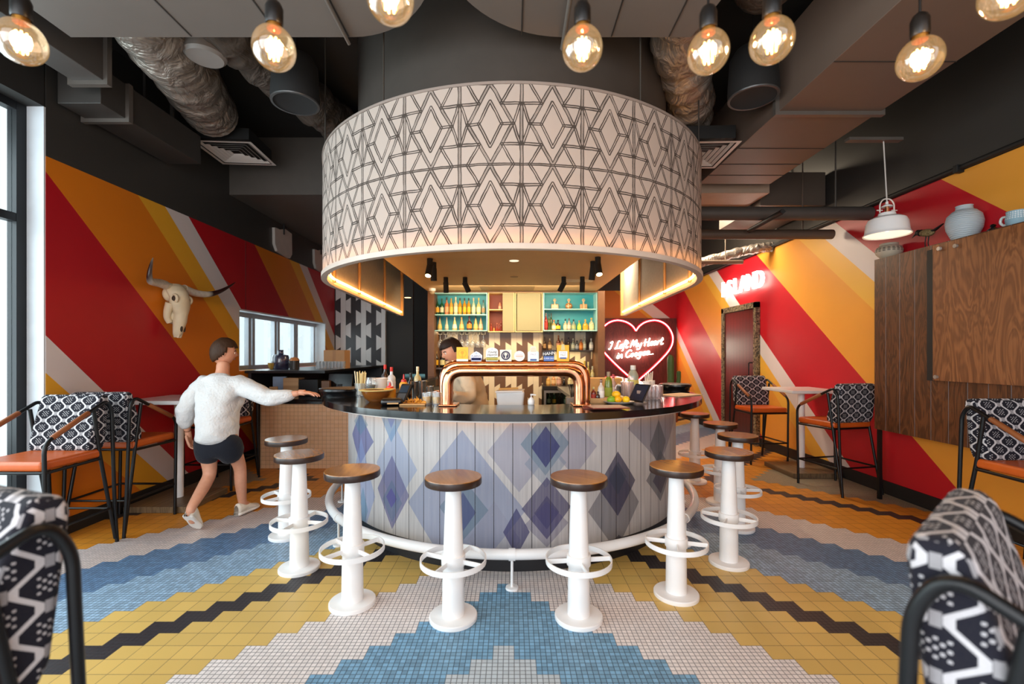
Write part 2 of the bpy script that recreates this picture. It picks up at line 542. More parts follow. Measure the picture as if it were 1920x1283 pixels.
PANEL_R = 1.48
def on_panel(x, y):
    dx = (x - 960) / FPX
    A = 1 + dx * dx; Bq = -2 * BC; Cq = BC * BC - PANEL_R ** 2
    disc = max(0.0, Bq * Bq - 4 * A * Cq)
    Y = (-Bq - math.sqrt(disc)) / (2 * A)
    Xp = dx * Y
    return PANEL_R * math.asin(max(-1, min(1, Xp / PANEL_R))), CAMZ + (HORIZ - y) / FPX * Y
def mat_barfront():
    t = T('painted_bar_planks')
    U, V, W = t.sep(t.co('UV'))
    p = 0.1215
    pid = t.m('FLOOR', t.m('MULTIPLY_ADD', U, 1 / p, -0.005 / p))
    v = t.comb(t.m('MULTIPLY', U, 60.0), t.m('MULTIPLY', pid, 5.1), t.m('MULTIPLY', V, 2.2))
    grain = t.noise(v, 1.0, 4.0, 0.6)
    col = t.mix(grain, '#8d898b', '#c6c2c1')
    # diamonds: centre x, left, right, middle y, top, (zoomed photo points), colour, strength
    D = [(300, 172, 427, 285, 50, '#9fabc9', .85), (108, 60, 182, 125, -20, '#5d639d', .9), (106, 72, 150, 40, -30, '#5b86a0', .6),
         (280, 216, 345, 10, -130, '#6f93b8', .85), (280, 250, 312, -5, -80, '#6a78b5', .8), (285, 188, 382, 430, 222, '#6a6897', .9), (284, 232, 342, 480, 360, '#566f8c', .6),
         (281, 252, 312, 462, 405, '#554a9a', .8), (112, 40, 190, 420, 120, '#8ea0cf', .7), (122, 95, 150, 520, 400, '#6d97b4', .8),
         (680, 362, 1035, 525, 80, '#8d98b8', .82), (1000, 820, 1180, 205, -20, '#a3a2b4', .85), (1310, 1172, 1452, 180, 20, '#a19fb2', .8),
         (685, 540, 828, 525, 350, '#6a8397', .75), (684, 600, 757, 540, 430, '#474d83', .85), (860, 700, 1010, 700, 480, '#9a9aae', .5),
         (1148, 1008, 1285, 158, -20, '#72889b', .85), (1150, 1030, 1270, 268, 130, '#7d8fa5', .6), (1150, 1068, 1237, 175, 58, '#2b2a6e', .95),
         (1156, 960, 1292, 520, 345, '#45406f', .9), (1156, 1085, 1236, 545, 450, '#353266', .7), (1156, 1030, 1285, 610, 480, '#45417a', .5),
         (985, 910, 1062, 655, 520, '#37336f', .9), (1545, 1388, 1702, 515, 270, '#77767f', .85), (1555, 1440, 1665, 382, 200, '#343359', .92),
         (1556, 1505, 1612, 350, 255, '#33445a', .6), (1790, 1610, 1990, 40, -190, '#8f8d9c', .85), (1785, 1735, 1831, 155, 20, '#5d646c', .85),
         (1795, 1715, 1862, 335, 190, '#5a6370', .85), (1797, 1752, 1838, 350, 262, '#363354', .85), (1560, 1500, 1620, 720, 670, '#333043', .8),
         (1880, 1800, 1960, 560, 360, '#6c6a70', .7)]
    for cx, l, r, my, ty, c, a in D:
        sc = lambda x, y: on_panel(640 + x / 3.0, 780 + y / 3.0)
        s0, z0 = sc(cx, my); sl, _ = sc(max(l, 45), my); sr, _ = sc(min(r, 1890), my); _, zt = sc(cx, ty)
        hw = max(0.02, min(sr - s0, s0 - sl) if min(sr - s0, s0 - sl) > 0.03 else max(sr - s0, s0 - sl)); hh = max(0.03, zt - z0)
        q = t.m('ADD', t.m('MULTIPLY', t.m('ABSOLUTE', t.m('SUBTRACT', U, s0)), 1 / hw),
                t.m('MULTIPLY', t.m('ABSOLUTE', t.m('SUBTRACT', V, z0)), 1 / hh))
        f = t.m('MULTIPLY', t.m('LESS_THAN', q, 1.0), t.m('MULTIPLY_ADD', grain, -0.25 * a, a))
        col = t.mix(f, col, tuple(x * .66 for x in lin(c)))
    scr = t.noise(t.comb(t.m('MULTIPLY', U, 3.0), 0.0, V), 22.0, 5.0, 0.7)
    col = t.mix(t.m('MULTIPLY', t.m('GREATER_THAN', scr, 0.70), 0.35), col, '#d8d6dc')
    e = t.frac_edge(U, p, -0.005)
    gro = t.m('LESS_THAN', e, 0.0022)
    col = t.mix(gro, col, '#25232a')
    t.set(base=col, rough=0.45, spec=0.4)
    t.bump(t.m('SUBTRACT', grain, t.m('MULTIPLY', gro, 3.0)), 0.12, 0.004)
    return t.mat

def mat_bw(name, dark, light, w=0.1, per=0.49, x0=0.0, z0=0.0):
    "vertical strips: dark tapered blocks, plain light, dark blocks half a repeat lower, plain dark"
    t = T(name)
    X, Y, Z = t.sep(t.pos())
    cx = t.m('MULTIPLY_ADD', X, 1 / w, -x0 / w)
    ci = t.m('FLOOR', cx); fx = t.m('SUBTRACT', t.m('SUBTRACT', cx, ci), 0.5)
    m4 = t.m('MULTIPLY', t.m('FRACT', t.m('MULTIPLY_ADD', ci, 0.25, 0.01)), 4.0)
    zz = t.m('MULTIPLY_ADD', Z, 1 / per, -z0 / per)
    dA = t.m('ABSOLUTE', t.m('SUBTRACT', t.m('FRACT', zz), 0.5))
    dB = t.m('ABSOLUTE', t.m('SUBTRACT', t.m('FRACT', t.m('ADD', zz, 0.5)), 0.5))
    A = t.m('MULTIPLY', t.m('LESS_THAN', m4, 0.5), t.m('LESS_THAN', dA, t.m('MULTIPLY_ADD', fx, 0.13, 0.25)))
    B = t.m('MULTIPLY', t.inside(m4, 1.5, 2.5), t.m('LESS_THAN', dB, t.m('MULTIPLY_ADD', fx, -0.13, 0.25)))
    S = t.m('MULTIPLY', t.m('GREATER_THAN', m4, 2.5), t.m('LESS_THAN', dA, 0.6))
    f = t.m('ADD', t.m('ADD', A, B), S, clamp=True)
    nz = t.noise(t.pos(), 7.0, 2.0)
    col = t.mix(f, light, dark)
    col = t.mix(t.m('MULTIPLY', nz, 0.12), col, '#6a5a48')
    e = t.m('LESS_THAN', t.frac_edge(X, w, -x0), 0.0015)
    col = t.mix(t.m('MULTIPLY', e, 0.5), col, '#403a33')
    t.set(base=col, rough=0.3)
    return t.mat

def mat_fabric():
    "woven hexagon cloth: navy ground, cream zigzag lines, small flowers"
    t = T('woven_hexagon_fabric')
    X, Y, Z = t.sep(t.co('Object'))
    nx, ny, nz = t.sep(t.co('Normal'))
    side = t.m('GREATER_THAN', t.m('ABSOLUTE', nx), 0.72); lid = t.m('GREATER_THAN', t.m('ABSOLUTE', nz), 0.72)
    u = t.m('ADD', t.m('MULTIPLY', X, t.m('SUBTRACT', 1.0, side)), t.m('MULTIPLY', Y, side))
    w = t.m('ADD', t.m('MULTIPLY', Z, t.m('SUBTRACT', 1.0, lid)), t.m('MULTIPLY', t.m('SUBTRACT', 1.12, Y), lid))
    x1 = t.m('MULTIPLY', u, 1 / 0.073); v = t.m('MULTIPLY', w, 1 / 0.094)
    k = t.m('FLOOR', x1); fx = t.m('SUBTRACT', x1, k)
    par = t.m('MULTIPLY', t.m('FRACT', t.m('MULTIPLY_ADD', k, 0.5, 0.01)), 2.0)        # 0.02 or 1.02
    s = t.m('SUBTRACT', 1.02, t.m('MULTIPLY', par, 2.0))                                # about +1 or -1
    fv = t.m('FRACT', v)
    tri = t.m('SUBTRACT', 1.0, t.m('MULTIPLY', t.m('ABSOLUTE', t.m('SUBTRACT', fv, 0.5)), 4.0))
    tz = t.m('MAXIMUM', t.m('MINIMUM', t.m('MULTIPLY', tri, 1.5), 1.0), -1.0)
    line = t.m('LESS_THAN', t.m('ABSOLUTE', t.m('SUBTRACT', t.m('SUBTRACT', fx, 0.5), t.m('MULTIPLY', t.m('MULTIPLY', tz, s), 0.27))), 0.105)
    j = t.m('ROUND', x1); dx = t.m('ABSOLUTE', t.m('SUBTRACT', x1, j))
    jp = t.m('FRACT', t.m('MULTIPLY_ADD', j, 0.5, 0.01))                                # 0 or .5
    dv = t.m('ABSOLUTE', t.m('SUBTRACT', t.m('FRACT', t.m('ADD', v, jp)), 0.5))
    fl = t.m('MULTIPLY', t.m('LESS_THAN', dx, 0.30), t.m('LESS_THAN', dv, 0.19))
    chk = t.m('GREATER_THAN', t.m('MULTIPLY', t.m('COSINE', t.m('MULTIPLY', dx, 26.0)), t.m('COSINE', t.m('MULTIPLY', dv, 38.0))), 0.35)
    dots = t.m('MULTIPLY', t.m('MULTIPLY', fl, chk), 0.8)
    neck = t.m('MULTIPLY', t.m('LESS_THAN', dx, 0.11), t.m('GREATER_THAN', dv, 0.36))
    white = t.m('MAXIMUM', t.m('MAXIMUM', line, dots), t.m('MULTIPLY', neck, 0.55), clamp=True)
    wv = t.noise(t.co('Object'), 220.0, 2.0)
    col = t.mix(white, '#0e1120', '#c9c4c6')
    col = t.mix(t.m('MULTIPLY', wv, 0.22), col, '#4a4038')
    t.set(base=col, rough=0.85, spec=0.2, sheen=0.05)
    t.bump(wv, 0.25, 0.002)
    return t.mat

def mat_smalltile(name, c, grout, size=0.05):
    t = T(name)
    X, Y, Z = t.sep(t.pos())
    g = t.m('LESS_THAN', t.m('MINIMUM', t.frac_edge(X, size), t.frac_edge(Z, size)), 0.0017)
    w = t.white(t.comb(t.m('FLOOR', t.m('MULTIPLY', X, 1 / size)), 0.0, t.m('FLOOR', t.m('MULTIPLY', Z, 1 / size))))
    col = t.mix(t.m('MULTIPLY', w, 0.12), c, '#ffe7cc')
    t.set(base=t.mix(t.m('MULTIPLY', g, 0.6), col, grout), rough=0.22)
    t.bump(t.m('SUBTRACT', 1.0, g), 0.3, 0.002)
    return t.mat

def mat_foil(name, c, metal=0.85, rough=0.38, sc=9.0):
    t = T(name)
    p = t.co('Object')
    a = t.noise(p, sc, 3.0, 0.55, 1.6); b = t.noise(p, sc * 3.0, 2.0, 0.5, 0.8)
    h = t.m('ADD', a, t.m('MULTIPLY', b, 0.18))
    t.set(base=t.mix(a, tuple(x * 0.55 for x in lin(c)), c), rough=rough, metal=metal)
    t.bump(h, 0.9, 0.06)
    return t.mat

def mat_copper():
    t = T('polished_copper')
    f = t.noise(t.co('Object'), 14.0, 3.0)
    t.set(base=t.mix(f, '#c9774d', '#f0b48e'), metal=1.0, rough=t.m('MULTIPLY_ADD', f, 0.12, 0.10))
    return t.mat

def mat_stooltop():
    t = T('stool_laminate')
    p = t.co('Object'); X, Y, Z = t.sep(p)
    f = t.noise(t.comb(t.m('MULTIPLY', X, 18.0), t.m('MULTIPLY', Y, 2.0), Z), 2.0, 3.0)
    t.set(base=t.mix(f, '#7d4c20', '#b57c3c'), rough=t.m('MULTIPLY_ADD', f, 0.08, 0.16), spec=0.6)  # brown lifted toward gold, reflected warm light put into the colour
    return t.mat

def mat_mottle(name, a, b, sc=30.0, rough=0.7):
    t = T(name)
    f = t.noise(t.pos(), sc, 4.0, 0.7, 1.0)
    s = t.m('MULTIPLY', t.m('SUBTRACT', f, 0.42), 6.0, clamp=True)
    t.set(base=t.mix(s, a, b), rough=rough)
    t.bump(f, 0.6, 0.01)
    return t.mat

def mat_vase(name, base, dark, z0, z1, per):
    "pale pot with a painted dotted band"
    t = T(name)
    X, Y, Z = t.sep(t.co('Object'))
    ang = t.m('ARCTAN2', Y, X)
    s = t.m('SINE', t.m('MULTIPLY', ang, per)); q = t.m('SINE', t.m('MULTIPLY', Z, 230.0))
    band = t.inside(Z, z0, z1)
    k = t.m('MULTIPLY', band, t.m('GREATER_THAN', t.m('MULTIPLY', t.m('ABSOLUTE', s), t.m('ABSOLUTE', q)), 0.45))
    nz = t.noise(t.co('Object'), 40.0, 3.0)
    col = t.mix(nz, tuple(x * 0.85 for x in lin(base)), base)
    t.set(base=t.mix(t.m('MULTIPLY', k, 0.8), col, dark), rough=0.6)
    t.bump(nz, 0.2, 0.003)
    return t.mat
def mat_ridged(name, base):
    t = T(name)
    X, Y, Z = t.sep(t.co('Object'))
    h = t.m('SINE', t.m('MULTIPLY_ADD', Z, 420.0, t.m('MULTIPLY', t.noise(t.co('Object'), 12.0, 2.0), 9.0)))
    t.set(base=t.mix(t.m('MULTIPLY_ADD', h, 0.2, 0.5), tuple(x * 0.75 for x in lin(base)), base), rough=0.55)
    t.bump(h, 0.35, 0.004)
    return t.mat
def mat_rattan():
    t = T('fine_cane_mesh')
    X, Y, Z = t.sep(t.pos())
    e = t.m('MINIMUM', t.frac_edge(X, 0.012), t.frac_edge(Z, 0.012))
    f = t.m('MULTIPLY', e, 170.0, clamp=True)
    t.set(base=t.mix(f, '#a8a07e', '#767454'), rough=0.7)
    return t.mat
def mat_grille(name, c, dark):
    t = T(name)
    X, Y, Z = t.sep(t.pos())
    f = t.m('LESS_THAN', t.m('MINIMUM', t.frac_edge(X, 0.008), t.frac_edge(Y, 0.008)), 0.0015)
    t.set(base=t.mix(f, dark, c), rough=0.6)
    return t.mat

BLACK = M('#0d0d0f', 0.38, 0.3)
BLACKM = M('#141312', 0.6)
WHITE = M('#f3f1f0', 0.35, 0.0, 0.04)
PLAIN_WHITE = M('#dcdad8', 0.5)
FABRIC = mat_fabric()
ORANGE = M('#c4581a', 0.36, 0.0, 0.14, 14.0)
TAN = M('#8a4d26', 0.5)
COPPER = mat_copper()
STOOLTOP = mat_stooltop()
WOODLT = M('#c99a63', 0.5, 0.0, 0.14, 20.0)
OAK = mat_walnut('brown_joinery', '#3d2415', '#7a4d2e', 0.0, 'X')
CLEAR = glass('#f6f8f8', 1.0, 0.10, 0.05, edge=0.6, body=0.14)
# ================================================================ the room
XL, XR, TOP = -3.5, 3.8, 4.1
YB, YF = 10.6, -1.4
def struct(o): return tag(o, kind='structure')
g = G(); g.add([(-4.0, YF, 0), (XR + .2, YF, 0), (XR + .2, YB + .2, 0), (-4.0, YB + .2, 0)], [(0, 1, 2, 3)])
struct(g.build('floor', mat_floor()))
g = G(); g.box(-4.0, XR + .2, YF, YB + .2, TOP, TOP + .1)
struct(g.build('ceiling', M('#191715', 0.9)))

MUR_L = mat_mural('mural_left', 'left', 2.905)
WY0, WY1, WZ0, WZ1 = 5.88, 8.62, 1.20, 2.00     # pass-through window in the left wall
g = G()
for y0, y1, z0, z1 in ((3.445, WY0, 0, TOP), (WY1, 9.1, 0, TOP), (WY0, WY1, 0, WZ0), (WY0, WY1, WZ1, TOP)):
    g.box(XL - .26, XL, y0, y1, z0, z1)
struct(g.build('wall_left', MUR_L))
# plain white jamb at the end of the left wall and white reveals round the pass window
REV = M('#cfd3d8', 0.5)
g = G(); g.box(XL - .27, XL - .003, 3.431, 3.445, 0, 3.27)
struct(g.build('trim_1', REV))
g = G()
g.box(XL - .25, XL - .005, WY1 - .02, WY1 - .001, WZ0, WZ1); g.box(XL - .25, XL - .005, WY0 + .001, WY0 + .02, WZ0, WZ1)
g.box(XL - .25, XL - .005, WY0, WY1, WZ1 - .02, WZ1 - .001)
struct(g.build('trim_2', REV))
# header over the big left window
g = G(); g.box(XL - .3, XL, YF, 3.43, 3.27, TOP); g.box(XL - .3, XL - .02, YF, 3.40, 0, 0.10)
struct(g.build('wall_left_front', M('#242220', 0.7)))
# big glazed window on the left
w1 = thing('window_1', None, None, (XL - .165, 1.5, 0)); struct(w1)
ALU = M('#1c1d20', 0.4, 0.4)
g = G((XL - .165, 1.5, 0))
for y in (3.395, 1.9, 0.4, -1.1): g.box(XL - .20, XL - .13, y - .035, y + .035, 0.1, 3.27)
for z in (0.13, 2.42, 3.24): g.box(XL - .198, XL - .132, YF, 3.42, z - .03, z + .03)
g.build('window_frame', ALU, w1, loc=(0, 0, 0))
g = G((XL - .165, 1.5, 0)); g.box(XL - .168, XL - .162, YF, 3.36, 0.12, 3.25)
g.build('window_pane', glass('#eef6f6', 1.0, 0.05, 0.02, edge=0.3), w1, loc=(0, 0, 0))
# small folding window over the pass
w2 = thing('window_2', None, None, (XL - .2, 7.25, WZ0)); struct(w2)
GREYAL = M('#a3a7ad', 0.4, 0.3)
g = G((XL - .2, 7.25, WZ0))
for y in (WY0 + .04, 6.42, 6.52, 7.12, 7.22, 7.75, 7.83, WY1 - .1):
    g.box(XL - .23, XL - .17, y - .03, y + .03, WZ0, WZ1 - .02)
for z in (WZ0 + .03, WZ1 - .05): g.box(XL - .228, XL - .172, WY0, WY1, z - .03, z + .03)
g.build('window_frame', GREYAL, w2, loc=(0, 0, 0))
g = G((XL - .2, 7.25, WZ0)); g.box(XL - .203, XL - .198, WY0, WY1, WZ0, WZ1)
g.build('window_pane', glass('#eef6f6', 1.0, 0.05, 0.02, edge=0.3), w2, loc=(0, 0, 0))
g = G(); g.box(XL, XL + .014, 3.43, 9.05, 0, .13)
struct(g.build('baseboard_left', BLACKM))

g = G(); g.box(XR, XR + .2, YF, YB + .2, 0, TOP)
struct(g.build('wall_right', mat_mural('mural_right', 'right', 2.965)))
g = G(); g.box(XR - .014, XR, YF, YB, 0, .13)
struct(g.build('baseboard_right', BLACKM))
g = G(); g.box(1.45, XR, YB, YB + .2, 0, TOP)
struct(g.build('wall_back', mat_mural('mural_back', 'back', 2.88)))
g = G(); g.box(-4.0, 1.45, YB, YB + .2, 0, TOP)
struct(g.build('wall_back_corridor', M('#151412', 0.8)))
g = G(); g.box(XL, -2.50, 9.05, 9.2, 0, TOP)
struct(g.build('wall_back_left', mat_bw('black_white_strip_wall', '#26242a', '#e3e2e2', 0.1, 0.49, XL + .02, 0.17)))
g = G(); g.box(-2.50, -1.97, 9.12, 9.22, 0, TOP)
struct(g.build('wall_back_panel', M('#221e1a', 0.6)))
# dark soffit box across the left of the room
g = G(); g.box(XL, -1.42, 5.68, 9.05, 3.39, TOP)
struct(g.build('trim_3', M('#57504a', 0.5)))
# vertical joint in the left mural
g = G(); g.box(XL, XL + .004, 6.018, 6.026, 2.0, 2.9)
struct(g.build('trim_4', M('#5a1a18', 0.5)))

# door in the right wall
d1 = thing('door_1', None, None, (XR, 7.55, 0)); struct(d1)
Y0, Y1 = 7.02, 8.18
o = (XR, 7.55, 0)
def mat_door():
    t = T('dark_plank_door'); X, Y, Z = t.sep(t.pos())
    e = t.m('LESS_THAN', t.frac_edge(Y, 0.105), 0.004)
    f = t.noise(t.comb(0.0, t.m('MULTIPLY', Y, 30.0), Z), 2.0, 3.0)
    t.set(base=t.mix(e, t.mix(f, '#3a1512', '#5a221b'), '#1c0a09'), rough=0.32)
    return t.mat
g = G(o); g.box(XR - .045, XR - .01, Y0 + .07, Y1 - .07, 0.01, 2.12); g.build('door_leaf', mat_door(), d1, loc=(0, 0, 0))
g = G(o)
for a, b in ((Y0, Y0 + .075), (Y1 - .075, Y1)): g.box(XR - .07, XR - .004, a, b, 0, 2.215)
g.box(XR - .07, XR - .004, Y0, Y1, 2.13, 2.22)
g.build('door_frame', mat_mottle('rough_bark_frame', '#2a211a', '#9d8b6a', 26.0), d1, loc=(0, 0, 0))
g = G(o); g.tube(fillet([(XR - .045, Y0 + .15, 0.98), (XR - .10, Y0 + .15, 0.98), (XR - .10, Y0 + .15, 1.28), (XR - .045, Y0 + .15, 1.28)], .02), .010, 8)
g.build('door_handle', BLACK, d1, loc=(0, 0, 0))

# ---------------------------------------------------------------- bulkhead over the bar
BK = M('#48423d', 0.5, 0.15)
g = G(); ustrip(g, 1.40, 7.66, 2.462, TOP, 1)
o = struct(g.build('trim_5', BK))
P = upath(1.40, 7.66, 64)
g = G(); g.prism([(p[0], p[1]) for p in P], 2.46, 2.475)
struct(g.build('ceiling_bar', M('#c9a678', 0.62, 0.0, 0.08, 3.0)))
g = G(); g.box(-.5, .35, 7.0, 7.5, 2.455, 2.459)
tag(g.build('access_hatch', M('#8f7350', 0.6)), 'flush square access hatch in the tan ceiling over the bar', 'hatch')

# ---------------------------------------------------------------- the bar itself
bar = thing('island_bar', 'U-shaped island bar with blue and violet diamonds painted on pale planks', 'bar', (0, BC, 0))
o = (0, BC, 0)
g = G(o); ustrip(g, PANEL_R, 7.3, 0.17, 1.0, 1, n=96); g.build('plank_front', mat_barfront(), bar, loc=(0, 0, 0), solid=0.0)
g = G(o); ustrip(g, 1.415, 7.3, 0.0, 0.2, 1); g.build('kick_plate', M('#15151a', 0.45), bar, loc=(0, 0, 0))
def mat_stone():
    t = T('black_polished_stone'); f = t.noise(t.pos(), 40.0, 3.0)
    t.set(base=t.mix(f, '#0a0a0b', '#191716'), rough=t.m('MULTIPLY_ADD', f, 0.06, 0.09), spec=0.7)
    return t.mat
STONE = mat_stone()
top = G(); uring(top, 1.684, 1.19, 7.35, 1.016, 1.06, 96)
tag(top.build('bar_counter', STONE, bevel=0.004), 'glossy black curved countertop of the island bar', 'countertop')
g = G(o); uring(g, 1.635, 1.50, 7.3, 1.0, 1.014, 96); g.build('underside_trim', M('#d8d5d2', 0.5), bar, loc=(0, 0, 0))
g = G(o); uring(g, 1.512, 1.498, 7.3, 0.988, 0.999, 96); g.build('light_strip', emit('warm_strip_under_counter', '#ffb35c', 5.0), bar, loc=(0, 0, 0))
# inner work bench, lower than the counter
g = G(o); uring(g, 1.21, .72, 7.3, 0.86, 0.90, 64); g.build('work_shelf', M('#8d8f92', 0.3, 0.8), bar, loc=(0, 0, 0))
g = G(o); ustrip(g, 1.215, 7.3, 0.0, 1.016, 1, inward=True); g.build('inner_wall', M('#2a2522', 0.5), bar, loc=(0, 0, 0))
# foot rail
P = upath(1.63, 7.2, 80)
rail = thing('foot_rail', 'white tubular foot rail curving round the base of the bar', 'foot rail', (0, BC - 1.63, 0))
ro = (0, BC - 1.63, 0)
g = G(ro); g.tube([(p[0], p[1], .206) for p in P], .032, 12); g.build('rail', WHITE, rail, loc=(0, 0, 0))
for a in (-90, -90 - 52, -90 + 52, -180, 0):
    px_, py_ = 1.63 * math.cos(R(a)), BC + 1.63 * math.sin(R(a))
    g = G(ro); g.cyl((px_, py_, .012), (px_, py_, .206), .0085, seg=10)
    g.lathe([(0, .014), (.038, .012), (.04, 0), (0, 0)], 18, (px_, py_, 0))
    tx, ty = -math.sin(R(a)), math.cos(R(a))
    g.cyl((px_ - tx * .02, py_ - ty * .02, .206), (px_ + tx * .02, py_ + ty * .02, .206), .037, seg=14)
    g.build('post', WHITE, rail, loc=(0, 0, 0))

# ---------------------------------------------------------------- the lampshade
SZ0, SZ1, SR, SYE = 2.062, 3.027, 1.68, 7.47
sh = thing('giant_lampshade', 'huge curved white lampshade printed with black diamonds hanging over the bar', 'lampshade', (0, BC, SZ0))
o = (0, BC, SZ0); FL = 0.16
g = G(o); ustrip(g, SR, SYE, SZ0, SZ1, 2, FL, 96); g.build('printed_fabric', mat_shade(), sh, loc=(0, 0, 0))
g = G(o); uring(g, SR + .012, SR - .035, SYE, SZ0 - .022, SZ0 + .012, 96, FL); g.build('bottom_rim', M('#c9b9ac', 0.5), sh, loc=(0, 0, 0), bevel=.006)
g = G(o); uring(g, SR + .006, SR - .02, SYE, SZ1 - .008, SZ1 + .008, 96, FL); g.build('top_rim', M('#8d8078', 0.5), sh, loc=(0, 0, 0))
t = T('lining_cloth')
f = t.noise(t.pos(), 30.0, 2.0); cl = t.mix(f, '#c9bca6', '#ded2bf'); t.set(base=cl, rough=0.8)
tl = t.n('ShaderNodeBsdfTranslucent'); t.nt.links.new(cl, tl.inputs[0]); mx = t.n('ShaderNodeMixShader'); mx.inputs[0].default_value = .5
t.nt.links.new(t.b.outputs[0], mx.inputs[1]); t.nt.links.new(tl.outputs[0], mx.inputs[2]); t.nt.links.new(mx.outputs[0], t.out.inputs['Surface'])
g = G(o); ustrip(g, SR - .03, SYE, SZ0 + .012, SZ1 - .01, 1, FL, 96, inward=True); g.build('lining', t.mat, sh, loc=(0, 0, 0))
P = upath(SR - .045, SYE, 24, 5, FL)
for i, p in enumerate(P):
    if i % 2 == 0 or i in (0, len(P) - 1):
        g = G(o); g.cyl((p[0], p[1], SZ0 + .01), (p[0], p[1], SZ1 - .01), .017, seg=6); g.build('rib', WOODLT, sh, loc=(0, 0, 0))
for s in (-1, 1):
    x = s * (SR + FL)
    g = G(o); g.box(x - .03 - (.04 if s > 0 else 0), x + .03 + (.04 if s < 0 else 0) - .0, SYE - .02, SYE + .03, SZ0 - .02, SZ1)
    g.build('end_post', WOODLT, sh, loc=(0, 0, 0))
P = upath(SR - .05, SYE - .05, 64, 6, FL)
g = G(o); g.tube([(p[0], p[1], SZ0 + .035) for p in P], .011, 6)
g.build('light_strip', emit('warm_led_tape', '#ffb866', 24.0), sh, loc=(0, 0, 0))
ROD = M('#55504a', 0.4, 0.6)
for a in (-120, -60, -160, -20):
    x, y = 1.66 * math.cos(R(a)), BC + 1.66 * math.sin(R(a))
    g = G(o); g.cyl((x, y, SZ1), (x, y, TOP), .006, seg=6); g.build('hanging_rod', ROD, sh, loc=(0, 0, 0))

# ---------------------------------------------------------------- ceiling services
DUCT = M('#6a625c', 0.5, 0.1, 0.06, 4.0); DUCTD = M('#2e2a27', 0.55, 0.1, 0.06, 4.0)
def slab(poly, name, label):
    root = thing(name, label, 'ceiling panel', (poly[0][0], poly[0][1], 3.4))
    o = (poly[0][0], poly[0][1], 3.4)
    g = G(o); g.prism(poly, 3.4, 3.62); g.build('panel', DUCT, root, loc=(0, 0, 0), bevel=.006)
    return root, o
def arc_corner(cx, cy, rx, ry, a0, a1, n=14):
    return [(cx + rx * math.cos(R(a0 + (a1 - a0) * i / n)), cy + ry * math.sin(R(a0 + (a1 - a0) * i / n))) for i in range(n + 1)]
poly = [(-2.76, .3), (-.36, .3), (-.36, 2.2)] + arc_corner(-1.01, 2.2, .62, .67, 10, 88) + [(-2.76, 2.87)]
sl, o = slab(poly, 'ceiling_panel', 'grey flat ceiling panel with one rounded corner, left of the drum')
for x in (-2.0, -1.45, -1.02): 
    g = G(o); g.box(x - .004, x + .004, .4, 2.86, 3.396, 3.40); g.build('seam', DUCTD, sl, loc=(0, 0, 0))
g = G(o); g.tube([(-1.03, 2.2, 3.38), (-1.03, 2.9, 3.38)], .012, 6); g.build('bracket', M('#8a837c', 0.4, 0.6), sl, loc=(0, 0, 0))
poly = [(1.55, .3), (1.12, 2.87), (.36, 2.87)] + arc_corner(.33, 2.2, .70, .67, 92, 170) + [(-.40, .3)]
sl, o = slab(poly, 'ceiling_panel', 'grey flat ceiling panel with one rounded corner, right of the drum')
for x in (.06, .62, .98):
    g = G(o); g.box(x - .004, x + .004, .4, 2.86, 3.396, 3.40); g.build('seam', DUCTD, sl, loc=(0, 0, 0))
g = G(o); g.tube([(.32, 2.2, 3.38), (.32, 2.92, 3.36)], .014, 6); g.build('bracket', M('#8a837c', 0.4, 0.6), sl, loc=(0, 0, 0))

def rect_duct(name, label, x0, x1, y0, y1, z0, z1, flanges=(), m=DUCT, axis='y'):
    c = ((x0 + x1) / 2, (y0 + y1) / 2, z0)
    root = thing(name, label, 'air duct', c)
    for hx in (x0 + .04, x1 - .04):
        hy = y0 * .3 + y1 * .7
        g = G(c); g.box(hx - .012, hx + .012, hy - .012, hy + .012, z1 - .01, TOP); g.build('hanger', M('#4a4541', .4, .5), root, loc=(0, 0, 0))
    g = G(c); g.box(x0, x1, y0, y1, z0, z1); g.build('casing', m, root, loc=(0, 0, 0), bevel=.005)
    for q in flanges:
        g = G(c)
        if axis == 'y': g.box(x0 - .03, x1 + .03, q - .02, q + .02, z0 - .03, z1)
        else: g.box(q - .02, q + .02, y0 - .03, y1 + .03, z0 - .03, z1)
        g.build('flange', M('#6b645e', 0.4, 0.4), root, loc=(0, 0, 0))
    return root, c
dr, c = rect_duct('rectangular_duct', 'long grey rectangular duct along the right side of the ceiling', 2.07, 2.86, .3, 5.08, 3.30, 3.85, (3.57,), M('#6b5a4f', 0.5, 0.05, 0.06, 4.0))
for y in (1.4, 2.2, 2.95, 4.2, 4.55, 4.83):
    g = G(c); g.box(2.07, 2.86, y - .003, y + .003, 3.296, 3.30); g.build('seam', DUCTD, dr, loc=(0, 0, 0))
rect_duct('rectangular_duct', 'grey stepped duct along the top of the left wall, near the window', -3.19, -2.96, .3, 3.38, 3.40, 3.8, (2.6, 3.34), M('#4b4643', 0.5, 0.1))
rect_duct('rectangular_duct', 'narrower dark duct continuing along the left wall above the mural', -3.45, -3.12, 3.48, 4.6, 3.32, 3.60, (3.72,), M('#3a3633', 0.5, 0.1))
rect_duct('rectangular_duct', 'pale flat duct crossing the ceiling behind the right diffuser', 1.55, 2.95, 5.25, 6.25, 3.26, 3.6, (5.75,), M('#a58e7a', 0.5, 0.0), 'y')
rect_duct('rectangular_duct', 'brown flat duct crossing toward the right wall behind the pale one', 2.98, 3.76, 5.5, 6.6, 3.2, 3.6, (), M('#574a40', 0.5, 0.0), 'y')

